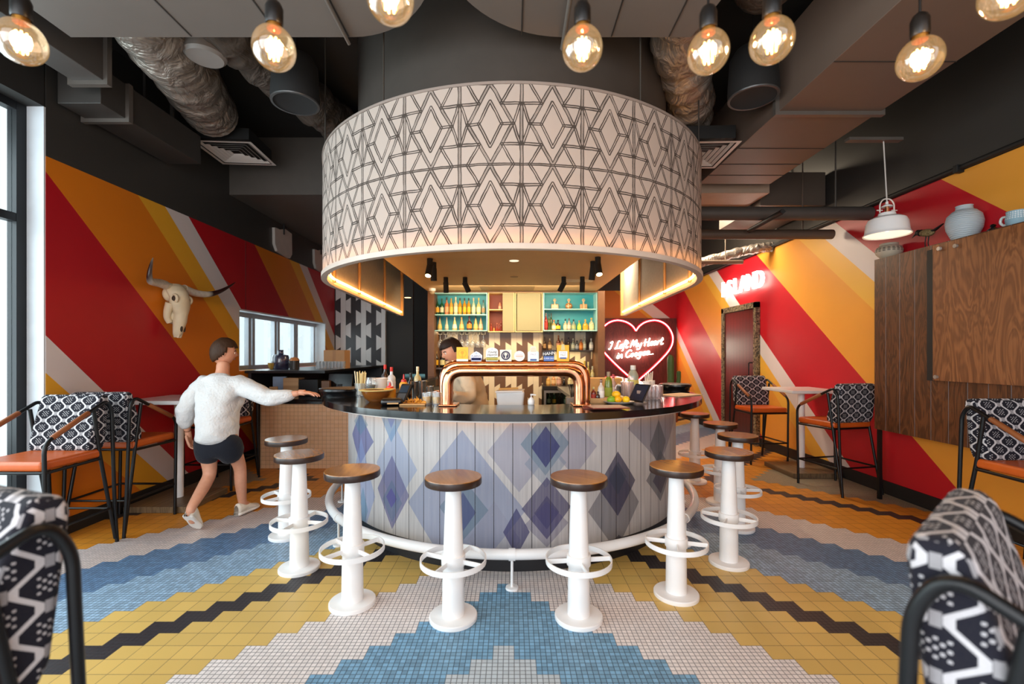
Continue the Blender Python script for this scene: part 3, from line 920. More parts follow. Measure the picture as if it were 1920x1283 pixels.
def pipe(label, pts, r, m=DUCTD, name='round_pipe'):
    g = G(pts[0]); g.tube(pts, r, 14); o = tag(g.build(name, m), label, 'pipe')
    if pts[0][0] < 3.5:
        mid = Vector(pts[0]).lerp(Vector(pts[-1]), .82)
        g = G(pts[0]); g.cyl(mid, (mid.x, mid.y, TOP), .008, seg=6); g.build('hanger', m, o, loc=(0, 0, 0))
    return o
pipe('thick dark round pipe crossing to the right wall at the top of the mural', [(1.75, 4.84, 2.90), (3.78, 4.84, 2.90)], .07, M('#4a443f', 0.5))
pipe('thinner brown pipe just behind and below the thick ceiling pipe', [(1.8, 5.3, 2.80), (3.70, 5.3, 2.80)], .055, M('#5a4a3e', 0.5))
pipe('pale straight pipe low in the ceiling right of the lampshade', [(2.0, 6.8, 2.78), (3.42, 6.8, 2.78)], .03, M('#8d7b6c', 0.5))
pipe('black conduit running along the top edge of the right mural', [(3.77, .2, 2.985), (3.77, 9.6, 2.985)], .022, BLACKM)
g = G((3.76, 3.87, 2.95)); g.box(3.735, 3.799, 3.85, 3.89, 2.945, 3.01)
tag(g.build('pipe_clamp', BLACKM, bevel=.004), 'small dark clamp holding the conduit above the yellow stripe', 'clamp')
# slim linear fitting
g = G((2.6, 4.9, 2.80)); g.tube([(2.63, 4.45, 2.802), (2.66, 5.15, 2.802)], .028, 4)
lf = tag(g.build('cable_tray', BLACKM), 'short black perforated tray hanging under the thick pipe', 'tray')
FOIL = mat_foil('silver_duct_foil', '#b5a99e', 0.55, 0.40, 4.5); FOILD = mat_foil('dull_duct_foil', '#756a61', 0.5, 0.5, 4.0)
def flexduct(label, pts, r, m):
    P = smoothline(pts, 10); n = len(P)
    rs = [r * (1 + .10 * math.sin(i * 2.1) + .06 * math.sin(i * .9 + 1)) for i in range(n)]
    g = G(pts[0]); g.tube(P, rs, 20); return tag(g.build('flexible_duct', m), label, 'flexible duct')
flexduct('crumpled silver flexible duct dropping to the left diffuser', [(-2.46, 2.8, 3.80), (-2.56, 3.25, 3.72), (-2.70, 3.75, 3.76), (-2.90, 4.25, 3.82), (-3.02, 4.62, 3.84)], .225, FOIL)
flexduct('darker flexible duct running beside the drum on the left', [(-2.12, 3.0, 3.80), (-2.12, 3.6, 3.85), (-1.98, 4.4, 3.88), (-1.84, 5.0, 3.88), (-1.78, 5.6, 3.88)], .19, FOILD)
flexduct('crumpled flexible duct dropping to the right diffuser', [(1.10, 2.95, 3.74), (1.28, 3.5, 3.70), (1.55, 4.0, 3.67), (1.70, 4.4, 3.66), (1.73, 4.6, 3.66)], .185, FOIL)
flexduct('flexible duct bending away above the right bulbs', [(1.35, 2.1, 3.82), (1.55, 2.75, 3.80), (1.72, 3.1, 3.95)], .19, FOILD)
flexduct('low silver hose bending along the top of the right mural', [(2.1, 7.2, 2.72), (2.7, 7.1, 2.78), (3.3, 6.9, 2.92), (3.60, 6.75, 2.97), (3.795, 6.7, 2.98)], .07, FOIL)

def diffuser(label, c, rot):
    root = thing('ceiling_diffuser', label, 'air vent', c, rot, 'square ceiling diffusers')
    g = G()
    S = .30
    for k in range(6):
        a = S - k * .046; b = a - (.034 if k == 0 else .024); z = 0.0 if k == 0 else .004; z2 = z + .016
        for q in range(4):
            Mx = Matrix.Rotation(q * PI / 2, 4, 'Z')
            vs = [Mx @ Vector(p) for p in ((-a, -a, z), (a, -a, z), (b, -b, z if k == 0 else z2), (-b, -b, z if k == 0 else z2))]
            g.add(vs, [(0, 1, 2, 3), (3, 2, 1, 0)])
    g.build('louvre', M('#d9d3cc', 0.4), root)
    g = G(); g.box(-.26, .26, -.26, .26, .045, .16); g.build('plenum_box', BLACKM, root)
    return root
diffuser('white square ceiling diffuser above the left wall skull', (-3.02, 5.02, 3.61), R(4))
diffuser('pale square ceiling diffuser behind the right edge of the lampshade', (1.745, 4.36, 3.30), R(-2))

def ceiling_speaker(label, c):
    root = thing('pendant_speaker', label, 'speaker', c, 0, 'black pendant speakers')
    g = G(); g.lathe([(.165, 0), (.178, .01), (.180, .05), (.165, .30), (.13, .36), (0, .37)], 32); g.build('housing', M('#131212', 0.75), root)
    g = G(); g.lathe([(.165, 0.0), (.150, .008), (0, .010)], 32); g.build('grille', M('#1f1f20', 0.85), root)
    g = G(); g.lathe([(.160, -.003), (.177, -.003), (.180, .006)], 32); g.build('rim', M('#3d3b3a', .3), root)
    g = G(); g.cyl((0, 0, .36), (0, 0, TOP - c[2] - .002), .006, seg=6); g.build('hanging_cable', BLACKM, root)
ceiling_speaker('black cylindrical pendant speaker left of the drum', (-1.70, 3.6, 3.38))
ceiling_speaker('black cylindrical pendant speaker right of the drum', (1.84, 3.5, 3.37))
g = G(); g.lathe([(0, 0), (.12, .0), (.14, .02), (.14, .08), (0, .09)], 24)
tag(g.build('smoke_alarm', M('#8d8580', .5), loc=at(385, 110, 3.4)), 'pale round ceiling sensor between the two left flexible ducts', 'sensor')
# white paper covers hung on the upper left wall
for (x, y, Y, lab) in ((527, 455, 6.95, 'white rounded paper cover hung above the left mural, nearer one'), (598, 490, 8.3, 'white rounded paper cover hung above the left mural, beside the lampshade')):
    c = at(x, y, Y); c.x = XL + .0205
    root = thing('paper_cover', lab, 'cover', c, 0, 'white paper covers on the upper wall')
    pts = [(-.26, .16), (-.25, -.08), (-.18, -.17), (.20, -.20), (.27, -.12), (.26, .20), (.05, .22), (-.1, .17)]
    g = G(); g.prism(pts, -.02, .02, Matrix(((0, 0, 1, 0), (1, 0, 0, 0), (0, 1, 0, 0), (0, 0, 0, 1)))); g.build('sheet', M('#bdb3aa', .7), root, bevel=.01)
    g = G(); g.cyl((.025, 0, .12), (.025, 0, .30), .012, seg=6); g.build('hook', BLACKM, root)

# track spots and small fittings under the bar ceiling
def spot(label, x, y, px_, lit, tilt):
    Y = 1.043 * FPX / (HORIZ - y); c = Vector(((x - 960) / FPX * Y, Y, 2.46))
    root = thing('ceiling_spotlight', label, 'spotlight', c, 0, 'black spotlights over the bar')
    g = G(); g.lathe([(0, -.002), (.032, -.002), (.032, -.10), (0, -.10)], 16); g.build('mount', M('#0a0a0a', .75), root)
    d = Vector((tilt[0], tilt[1], -1)).normalized(); p = Vector((0, 0, -.09))
    g = G(); g.cyl(p - d * .02, p + d * .12, .036, seg=18); g.build('can', M('#0a0a0a', .75), root)
    g = G(); g.cyl(p + d * .119, p + d * .1215, .030, seg=18); g.build('lens', emit('spot_lens', '#ffd59a', 25.0) if lit else M('#3a2f22', .3), root)
    return c + p + d * .14, d
SPOTS = []
for a in (('black ceiling spotlight, lit, left front over the bar', 806, 485, 0, 1, (-.1, -.5)), ('black ceiling spotlight hanging straight beside the lit left one', 813, 492, 0, 0, (0, .1)),
          ('black ceiling spotlight in front of the left turquoise shelf corner', 836, 520, 0, 0, (0, .25)), ('black ceiling spotlight tilted right above the left turquoise shelf', 872, 520, 0, 0, (.45, .4)),
          ('black ceiling spotlight tilted left above the right turquoise shelf', 1057, 519, 0, 0, (-.5, .4)), ('black ceiling spotlight straight beside the white ceiling vent', 1092, 519, 0, 0, (0, .2)),
          ('black ceiling spotlight leaning left beside the lit right one', 1112, 490, 0, 0, (-.1, .2)), ('black ceiling spotlight, lit, right front over the bar', 1121, 482, 0, 1, (.05, -.5))):
    SPOTS.append((spot(*a), a[4]))
for x, y, lab in ((964, 489, 'small white downlight in the middle of the bar ceiling'), (964, 519, 'small dull downlight behind the white one in the bar ceiling')):
    Y = 1.043 * FPX / (HORIZ - y)
    g = G(); g.lathe([(0, -.004), (.05, -.004), (.055, 0), (0, 0)], 20)
    tag(g.build('downlight', emit('dl', '#ffeccc', 1.2) if y < 500 else M('#8a6a48', .5), loc=((x - 960) / FPX * Y, Y, 2.459)), lab, 'downlight')
g = G(); g.box(-.22, .22, -.12, .12, -.006, 0)
for k in range(5): g.box(-.19, -.08, -.09 + k * .04, -.075 + k * .04, -.010, -.006)
tag(g.build('ceiling_vent', M('#d8c7ab', .5), loc=at(1080, 526, 6.5) * 1.0), 'white rectangular vent in the bar ceiling above the right shelf', 'vent')
bpy.data.objects['ceiling_vent'].location = (.93, 6.5, 2.459)
cam_root = thing('security_camera', 'small white security camera at the left end of the bar ceiling', 'camera', (-1.27, 7.3, 2.459))
g = G(); g.lathe([(0, 0), (.055, 0), (.055, -.04), (0, -.04)], 18); g.build('base', WHITE, cam_root)
g = G(); g.sphere((0, 0, -.05), .045, seg=14, rings=8); g.build('dome', M('#9a8a70', .2), cam_root)
g = G(); g.lathe([(0, -.004), (.06, -.004), (.065, 0), (0, 0)], 18)
tag(g.build('downlight', emit('dl2', '#ffcf8f', 4.0), loc=(-2.0, 8.8, 2.50)), 'round lit downlight in the dark passage left of the back bar', 'downlight')
# ================================================================ bar stools
def make_stool():
    root = thing('bar_stool', 'x', 'stool', (0, 0, 0), 0, 'white pedestal stools round the bar')
    g = G(); g.lathe([(0, 0), (.125, 0), (.128, .004), (.128, .020), (.124, .025), (.07, .027), (0, .027)], 36); g.build('base', WHITE, root)
    g = G(); g.lathe([(.060, .026), (.058, .2), (.050, .45), (.041, .70), (.041, .72), (0, .72)], 28); g.build('column', WHITE, root)
    g = G(); g.lathe([(.0, .718), (.05, .718), (.05, .722), (.146, .722), (.1505, .724), (.152, .728), (.152, .756), (.1505, .760)], 40); g.build('seat', M('#2e1a10', .32, 0, .2, 12.0), root)
    g = G(); g.lathe([(.1512, .7590), (.1500, .7625), (.0, .7630)], 40); g.build('seat_top', STOOLTOP, root)
    g = G()
    for r0, r1 in ((.171, .177),):
        g.lathe([(r0, .300), (r1, .300), (r1, .328), (r0, .328), (r0, .300)], 40)
    g.build('foot_ring', WHITE, root)
    g = G(); g.lathe([(.055, .290), (.064, .292), (.064, .345), (.053, .347)], 28); g.build('collar', WHITE, root)
    for k in range(4):
        a = PI / 4 + k * PI / 2
        g = G(); Mx = Matrix.Rotation(a, 4, 'Z'); g.box(.055, .172, -.003, .003, .302, .326, Mx); g.build('spoke', WHITE, root)
    return root
stool = make_stool()
ST = [((-.314, 2.456), 'pedestal stool at the very front of the bar, left of the rail post'),
      ((.357, 2.456), 'pedestal stool at the very front of the bar, right of the rail post'),
      ((-.904, 2.60), 'stool with a golden shine on its seat, left of the two front stools'),
      ((-1.40, 3.02), 'pedestal stool with a pale shining seat, second from the back on the left'),
      ((-1.75, 3.56), 'pedestal stool farthest back on the left, nearest the walking person'),
      ((.963, 2.69), 'stool with a golden shine on its seat, right of the two front stools'),
      ((1.465, 3.10), 'pedestal stool on the right, second from the front pair, matt brown seat'),
      ((1.83, 3.72), 'pedestal stool on the right half hidden behind the matt brown one'),
      ((1.98, 4.36), 'pedestal stool on the right, second from the far end of the row'),
      ((2.02, 5.07), 'pedestal stool at the far end on the right, under the counter end')]
for i, ((x, y), lab) in enumerate(ST):
    r = [.35, .9, .1, .6, .2, .5, .15, .7, .3, .8][i]
    s = stool if i == 0 else dup(stool)
    s.location = (x, y, 0); s.rotation_euler = (0, 0, r); s['label'] = 'white ' + lab

# ================================================================ bar chairs
def make_chair():
    root = thing('bar_chair', 'x', 'chair', (0, 0, 0), 0, 'bar height armchairs with patterned backs')
    r = .0125
    for s in (-1, 1):
        x = s * .245
        pts = fillet([(x, .235, 0), (x, .25, .845), (x, -.20, 1.075), (x, -.245, 1.0), (x * .99, -.272, .30), (x * .985, -.295, 0)], [.07, .05, .05, .1], 6)
        g = G(); g.tube(pts, r, 10); g.build('arm_frame', BLACK, root)
        g = G(); g.tube(fillet([(s * .228, -.115, 1.02), (s * .225, -.165, .70), (s * .238, -.285, .03)], .05, 5), r, 10); g.build('rear_leg', BLACK, root)
        a = Vector((x, .20, .8706)); b = Vector((x, -.06, 1.0035))
        g = G(); g.tube([a, a.lerp(b, .02), a.lerp(b, .98), b], [.0135, .0175, .0175, .0135], 12); g.build('armrest', TAN, root)
    zf = .655
    g = G(); g.tube(fillet([(-.226, -.165, zf), (-.245, .243, zf), (.245, .243, zf), (.226, -.165, zf)], .02, 4), .011, 8); g.tube([(-.226, -.165, zf), (.226, -.165, zf)], .011, 8)
    g.build('seat_frame', BLACK, root)
    g = G(); zr = .27
    g.tube([(-.237, -.24, zr), (-.243, .237, zr), (.243, .237, zr), (.237, -.24, zr)], .0095, 8); g.tube([(-.237, -.24, zr), (.237, -.24, zr)], .009, 8)
    g.build('footrest', BLACK, root)
    g = G(); g.box(-.232, .232, -.19, .255, .664, .728); g.build('seat', ORANGE, root, bevel=.022, bseg=4)
    g = G()
    Mx = Matrix.Translation((0, -.150, .72)) @ Matrix.Rotation(R(6), 4, 'X')
    sec = [(-.050, 0.0), (.062, 0.0), (.066, .05), (.046, .20), (.012, .385), (-.012, .402), (-.062, .402), (-.072, .36), (-.070, .06)]
    vs = [Mx @ Vector((x, y, z)) for x in (-.222, .222) for y, z in sec]; n = len(sec)
    g.add(vs, [tuple(range(n)), tuple(range(2 * n - 1, n - 1, -1))]); g.add(vs, [(n + i, n + (i + 1) % n, (i + 1) % n, i) for i in range(n)])
    g.build('backrest', FABRIC, root, weld=True, bevel=.022, bseg=3)
    return root
ch = make_chair()
CH = [((-3.225, 3.17), 180, 'bar chair beside the left window, hexagon cloth back fully in view, facing the camera'),
      ((-3.225, 3.82), 0, 'bar chair with its back against the one by the left window, facing away'),
      ((-3.15, 4.98), 180, 'bar chair half hidden behind the walking person, beyond the left table'),
      ((3.43, 4.855), 12, 'bar chair with its back to us at the near side of the right white table'),
      ((3.28, 6.11), 184, 'bar chair in front of the dark door, beyond the right white table'),
      ((3.30, 2.87), 180, 'bar chair under the walnut cabinet at the right edge'),
      ((1.00, .72), -140.3, 'blurred bar chair closest to the camera in the bottom right corner, seen from behind'),
      ((-1.25, .83), 160, 'blurred dark bar chair closest to the camera in the bottom left corner')]
for i, ((x, y), a, lab) in enumerate(CH):
    c = ch if i == 0 else dup(ch)
    c.location = (x, y, 0); c.rotation_euler = (0, 0, R(a)); c['label'] = lab

# ================================================================ high tables
def make_table():
    root = thing('high_table', 'x', 'table', (0, 0, 0), 0, 'white square high tables')
    g = G(); g.box(-.30, .30, -.32, .32, .965, 1.0); g.build('table_top', M('#d9d5d3', .28), root, bevel=.006)
    g = G(); g.cyl((0, 0, .05), (0, 0, .965), .038, seg=24); g.cyl((0, 0, .945), (0, 0, .965), .12, seg=24); g.build('post', WHITE, root)
    g = G(); g.box(-.28, .28, -.30, .30, 0, .055); g.build('base', mat_walnut('worn_wood_base', '#4a3a2a', '#8a7355', 0.0, 'X'), root, bevel=.004)
    return root
tb = make_table(); tb.location = (-3.18, 4.38, 0); tb['label'] = 'white high table against the left mural, mostly behind the walking person'
t2 = dup(tb, (3.48, 5.52, 0), 0, 'white high table on a wooden base between two chairs at the right mural')

# ================================================================ walnut cabinet on the right wall
CX = 3.58
cab = thing('walnut_cabinet', 'large dark walnut wall cabinet with a sliding board at the right edge', 'cabinet', (XR - .11, 3.0, .68))
o = (XR - .11, 3.0, .68)
g = G(o); g.box(CX, XR - .003, .9, 4.53, .68, 2.345); g.build('body', mat_walnut('walnut_planks', '#2f1a0e', '#7a4a2a', .158, 'Y'), cab, loc=(0, 0, 0))
g = G(o); g.box(CX - .030, CX - .004, .9, 3.87, 1.195, 2.33); g.build('sliding_board', mat_walnut('walnut_board', '#5a331c', '#a3693f', 0.0, 'Y'), cab, loc=(0, 0, 0))
g = G(o); g.box(CX - .012, CX - .003, 3.875, 3.945, 1.19, 2.305); g.build('black_channel', BLACKM, cab, loc=(0, 0, 0))
for y, z in ((3.83, 1.225), (3.80, 2.29), (3.66, 2.28)):
    g = G(o); g.cyl((CX - .032, y, z), (CX - .050, y, z), .016, seg=14); g.build('stud', M('#b9b3ac', .3, .7) if z < 2.285 else M('#cfc9c2', .3, .5), cab, loc=(0, 0, 0))
g = G(o); g.box(CX + .0, CX + .03, 4.47, 4.50, 0, .68); g.build('leg', BLACK, cab, loc=(0, 0, 0))
ZT = 2.345
def on_cab(x, X=3.69): return Vector((X, X * FPX / (x - 960), ZT))
# pots and the bird on top
p = on_cab(1667)
g = G(); g.lathe([(0, 0), (.055, 0), (.075, .02), (.105, .055), (.112, .085), (.100, .112), (.078, .128), (.073, .132), (.076, .150), (.070, .152), (.066, .134), (0, .12)], 36)
tag(g.build('squat_pot', mat_vase('dotted_pot_glaze', '#cbbfa9', '#3a3330', .07, .112, 9.0), loc=p), 'squat cream pot with a dotted dark band under the white pendant lamp', 'pot')
p = on_cab(1808)
g = G(); g.lathe([(0, 0), (.072, 0), (.078, .01), (.112, .09), (.119, .145), (.108, .20), (.076, .236), (.056, .246), (.052, .272), (.056, .280), (.048, .280), (.045, .25), (0, .22)], 40)
tag(g.build('round_vase', mat_ridged('pale_blue_ridged_glaze', '#b9c4cb'), loc=p), 'large pale blue ridged round vase on top of the walnut cabinet', 'vase')
p = on_cab(1862)
g = G(); g.lathe([(0, 0), (.028, 0), (.036, .014), (.034, .028), (.016, .04), (.013, .048), (.019, .056), (.013, .066), (0, .07)], 20)
tag(g.build('black_figurine', M('#0f0e10', .2), loc=p), 'tiny black rounded ornament beside the pale blue vase', 'ornament')
p = on_cab(1908)
cup = thing('blue_jug', 'pale blue patterned jug with a white looped handle at the end of the cabinet top', 'jug', p)
g = G(); g.lathe([(0, 0), (.045, 0), (.062, .03), (.066, .06), (.058, .095), (.062, .115), (.056, .115), (.052, .09), (0, .02)], 30); g.build('body', mat_vase('blue_jug_glaze', '#8fb0bf', '#d7dde0', .055, .11, 14.0), cup)
g = G(); a = [Vector((-.012, .056, .09)), Vector((-.014, .092, .092)), Vector((-.014, .104, .06)), Vector((-.012, .085, .034)), Vector((-.012, .060, .036))]
g.tube(smoothline(a, 6), .009, 8); g.build('handle', M('#d5d8d8', .3), cup)
p = on_cab(1738)
bird = thing('wooden_bird', 'small wooden bird with black head and tail standing on the cabinet', 'bird figurine', p)
BY = Vector((0, 1, 0))
def bp(y, z, x=0.0): return Vector((x, y, z))
g = G(); g.sphere((0, 0, .150), .05, (.72, 1.45, .68), 20, 12, Matrix.Rotation(R(10), 4, 'X')); g.build('body', mat_mottle('speckled_bird_body', '#6d5a38', '#a08b5c', 60.0), bird)
g = G(); g.sphere(bp(.088, .175), .026, (.85, 1.05, .95), 14, 10); g.tube([bp(.06, .165), bp(.09, .176)], [.03, .022], 10); g.build('head', BLACKM, bird)
g = G(); g.tube([bp(.105, .172), bp(.155, .140)], [.010, .002], 8); g.build('beak', BLACKM, bird)
g = G(); g.tube([bp(-.055, .150), bp(-.085, .158), bp(-.155, .188)], [.022, .018, .008], 8, flat=.5); g.build('tail', BLACKM, bird)
for s in (-1, 1):
    g = G(); g.tube([bp(-.005, .12, s * .012), bp(.004, .06, s * .014), bp(-.004, .006, s * .016)], [.005, .004, .004], 6)
    for k in (-1, 0, 1): g.tube([bp(-.004, .005, s * .016), bp(.032, .003, s * .016 + k * .012)], [.004, .0025], 5)
    g.build('leg', BLACKM, bird)
g = G(); g.box(-.03, .03, -.05, .05, 0, .006); g.build('perch', M('#b08d62', .6), bird)

# ================================================================ lamps
# white pendant on the right
pd = thing('white_pendant_lamp', 'white metal pendant lamp with a copper neck hanging at the right', 'pendant lamp', (3.27, 4.0, 2.455))
g = G(); g.lathe([(.168, 0), (.171, -.004), (.174, .002), (.165, .010), (.158, .03), (.150, .10), (.135, .135), (.10, .155), (.066, .162), (.062, .185), (.060, .19), (0, .192)], 40); g.build('lamp_shade', WHITE, pd)
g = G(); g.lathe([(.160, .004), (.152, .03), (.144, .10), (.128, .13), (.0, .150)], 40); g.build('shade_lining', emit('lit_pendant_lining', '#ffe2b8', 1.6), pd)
g = G(); g.cyl((0, 0, .19), (0, 0, .245), .017, seg=18); g.build('neck', COPPER, pd)
g = G(); g.lathe([(0, .243), (.042, .243), (.04, .252), (.012, .268), (.010, .29), (0, .29)], 24); g.build('cap', WHITE, pd)
g = G(); g.tube(fillet([(-.062, 0, .195), (-.062, 0, .275), (-.03, 0, .315), (.03, 0, .315), (.062, 0, .275), (.062, 0, .195)], .03, 6), .006, 8)
for s in (-1, 1): g.cyl((s * .040, 0, .215), (s * .088, 0, .215), .005, seg=8)
g.build('yoke', M('#e6dcd4', .4), pd)
g = G(); g.cyl((0, 0, .285), (-.03, .0, 3.27 - 2.455), .0055, seg=8); g.build('cord', M('#c9c5c0', .6), pd)
g = G(); g.sphere((0, 0, .075), .045, seg=16, rings=10); g.build('light_bulb', emit('pendant_bulb', '#ffe3b5', 12.0), pd)
g = G(); g.box(-.35, .12, -.03, .03, 3.272 - 2.455, 3.298 - 2.455); g.build('ceiling_bar', M('#6d665f', .4, .4), pd)

# globe filament bulbs
BGLASS = glass('#ffd08a', .45, .10, .03, edge=.65, es=.15)  # faint emission stands in for the amber haze inside the globe
FIL = emit('glowing_filament', '#ffbe62', 40.0)
SOCK = M('#141110', .35, .2); BRASS = M('#b07a35', .3, .9)
def make_bulb():
    root = thing('filament_bulb', 'x', 'light bulb', (0, 0, 0), 0, 'globe filament bulbs across the top')
    g = G(); g.sphere((0, 0, 0), .0625, (1, 1, 1.0), 28, 18, fn=lambda p: Vector((p.x * (1 - .55 * max(0, (p.z / .0625) - .78) / .22), p.y * (1 - .55 * max(0, (p.z / .0625) - .78) / .22), p.z * (1.10 if p.z > 0 else 1.0))))
    g.build('glass_globe', BGLASS, root)
    g = G()
    for k in range(6):
        a = k * PI / 3; r = .0135
        g.cyl((r * math.cos(a), r * math.sin(a), -.030), (r * math.cos(a + .3), r * math.sin(a + .3), .030), .0028, seg=5)
    g.build('filament', FIL, root)
    g = G(); g.cyl((0, 0, .03), (0, 0, .066), .006, seg=8); g.build('stem', glass('#ffdca0', .5, .1, .05), root)
    g = G(); g.lathe([(.021, .060), (.021, .078), (0, .079)], 18); g.build('brass_collar', BRASS, root)
    g = G(); g.lathe([(.0235, .074), (.026, .080), (.026, .125), (.020, .140), (.008, .150), (0, .150)], 20); g.build('socket', SOCK, root)
    g = G(); g.cyl((0, 0, .145), (0, 0, 1.02), .004, seg=6); g.build('cord', SOCK, root)
    return root
bulb = make_bulb()
BL = [(40, 80, 1.42, 'globe bulb at the far left edge'), (514, 92, 1.413, 'globe bulb in front of the left black speaker'), (732, -2, 1.24, 'globe bulb cut by the top edge, left of centre'),
      (1092, 92, 1.43, 'globe bulb hanging alone in front of the right grey ceiling panel'), (1328, 99, 1.44, 'globe bulb left of a close pair at the right'), (1447, 78, 1.39, 'globe bulb right and higher of a close pair'),
      (1725, 112, 1.47, 'globe bulb hanging below the right rectangular duct'), (1892, -14, 1.22, 'globe bulb cut by the top right corner')]
BULBS = []
for i, (x, y, Y, lab) in enumerate(BL):
    b = bulb if i == 0 else dup(bulb)
    b.location = at(x, y, Y); b['label'] = 'glowing amber ' + lab; BULBS.append(at(x, y, Y))

# ================================================================ long-horned skull on the left mural
sk = thing('cattle_skull', 'bleached long-horned cattle skull hung on the left mural', 'skull', (XL, 4.62, 1.92))
def S(y, z, d): return Vector((d, y, z))          # y along wall, z up, d out of the wall (local)
BONE = M('#d8c7a6', .6, 0, .12, 14.0)
prof = [  # z, half width, depth centre, half depth
    (.20, .055, .10, .05), (.17, .095, .11, .075), (.12, .105, .13, .085), (.06, .092, .145, .085), (.0, .115, .15, .08), (-.05, .095, .155, .075),
    (-.11, .062, .155, .07), (-.18, .060, .15, .065), (-.24, .050, .14, .055), (-.30, .040, .13, .045), (-.335, .022, .12, .03)]
def sk_fn(u, v):
    q = v * (len(prof) - 1); i = min(int(q), len(prof) - 2); f = q - i
    z, w, dc, dh = [prof[i][k] * (1 - f) + prof[i + 1][k] * f for k in range(4)]
    a = 2 * PI * u
    cx, cy = math.cos(a), math.sin(a)
    ridge = 1.0 + .12 * math.sin(v * 9) * (cy < 0)
    return S(w * cx * ridge, z, dc + dh * cy * (1 if cy > 0 else .8))
g = G(); g.grid(sk_fn, 28, 40)
for s in (-1, 1):
    ring = [S(s * (.088 + .014 * math.sin(k * PI / 8)), .045 + .040 * math.cos(k * PI / 8), .165 + .036 * math.sin(k * PI / 8)) for k in range(16)]
    g.tube(ring, .014, 8, closed=True)                                                  # orbital rim
    g.tube([S(s * .02, -.2, .18), S(s * .014, -.34, .145)], [.02, .012], 10)            # nasal bones
    g.tube(smoothline([S(s * .06, .165, .10), S(s * .12, .172, .10), S(s * .15, .175, .10)], 4), .038, 12)
    g.tube(smoothline([S(s * .085, .0, .12), S(s * .082, -.07, .095), S(s * .07, -.14, .08), S(s * .05, -.19, .09)], 5), [.040 - .0009 * i for i in range(16)], 12)
g.sphere(S(0, -.10, .075), .1, (.70, .72, 1.0), 20, 14)
g.sphere(S(0, .10, .06), .1, (.55, .85, .8), 16, 10)
g.build('cranium', BONE, sk)
DARKB = M('#3c2c1e', .85)
for s in (-1, 1):
    g = G(); g.sphere(S(s * .094, .045, .168), .030, (.80, .55, 1.05), 14, 10); g.build('eye_socket', DARKB, sk)
    g = G(); g.sphere(S(s * .02, -.245, .185), .02, (.6, .6, 1.9), 12, 8); g.build('nostril', DARKB, sk)
HORN = T('horn_keratin'); hx, hy, hz = HORN.sep(HORN.co('Object'))
hf = HORN.m('MULTIPLY', HORN.m('SUBTRACT', HORN.m('ABSOLUTE', hy), .42), 16.0, clamp=True)
hn = HORN.noise(HORN.co('Object'), 30.0, 4.0)
HORN.set(base=HORN.mix(hf, HORN.mix(hn, '#b5a896', '#efe6d6'), '#2b100d'), rough=.35)
for s, P in ((-1, [S(-.13, .175, .10), S(-.24, .175, .13), S(-.36, .165, .17), S(-.435, .165, .20), S(-.470, .22, .22), S(-.470, .31, .235), S(-.455, .37, .24)]),
             (1, [S(.13, .175, .10), S(.28, .15, .11), S(.44, .155, .14), S(.57, .20, .18), S(.68, .27, .22), S(.77, .34, .25)])):
    Q = smoothline(P, 8); n = len(Q)
    g = G(); g.tube(Q, [.042 * (1 - .93 * (i / (n - 1)) ** 1.5) for i in range(n)], 14); g.build('horn', HORN.mat, sk)
# ================================================================ back bar
BY = 7.6
def bx(x): return (x - 960) / FPX * BY
def bz(y): return CAMZ + (HORIZ - y) / FPX * BY
bb = thing('back_bar_unit', 'tall brown wooden back bar frame behind the bar', 'cabinet', (.06, 8.0, 0))
o = (.06, 8.0, 0)
JOIN = M('#6e4a30', .5, 0, .15, 16.0)
g = G(o); g.box(bx(803), bx(815), BY - .05, 8.15, 0, 2.455); g.build('side_panel', JOIN, bb, loc=(0, 0, 0))
g = G(o); g.box(bx(1120), bx(1133), BY - .05, 8.15, 0, 2.455); g.build('side_panel', JOIN, bb, loc=(0, 0, 0))
g = G(o); g.box(bx(815), bx(1120), BY - .03, 8.15, bz(549), 2.45); g.build('top_panel', JOIN, bb, loc=(0, 0, 0))
g = G(o); g.box(bx(815), bx(1120), 8.10, 8.15, 0, bz(549)); g.build('back_panel', mat_bw('warm_lit_strip_tiles', '#5a4332', '#e2d2b4', .094, .47, bx(905), .06), bb, loc=(0, 0, 0))  # black and white tiles with the warm light mixed into both colours
g = G(o); g.box(bx(905), bx(1017), 7.78, 7.80, 0, bz(622)); g.build('tiled_pier', mat_bw('warm_lit_strip_tiles_pier', '#6b4a2e', '#e8d9bb', .094, .47, bx(905), .06), bb, loc=(0, 0, 0))  # warm light put into the tile colours here as well
g = G(o); g.box(bx(815), bx(905), BY + .02, 8.10, .82, .88); g.build('worktop', M('#221c19', .3), bb, loc=(0, 0, 0))
g = G(o); g.box(bx(1017), bx(1120), BY + .02, 8.10, .82, .88); g.build('worktop', M('#221c19', .3), bb, loc=(0, 0, 0))
g = G(o); g.box(bx(1017), bx(1112), BY + .1, 8.08, bz(659.5), bz(656.5)); g.build('shelf', M('#2a1d15', .4), bb, loc=(0, 0, 0))
g = G(o); g.box(bx(815), bx(850), BY + .1, 8.08, bz(693), bz(690)); g.build('shelf', M('#4a3a30', .4), bb, loc=(0, 0, 0))
WARMSTRIP = emit('warm_shelf_light', '#ffc46a', 14.0)
for k in range(9):
    x = 821 + k * 10.2
    g = G(o); g.tube([(bx(x), BY + .05, bz(622)), (bx(x), BY + .05, bz(627)), (bx(x + 7), BY + .05, bz(627)), (bx(x + 7), BY + .05, bz(622))], .006, 6); g.build('glass_rack', M('#cdbda0', .4, .4), bb, loc=(0, 0, 0))

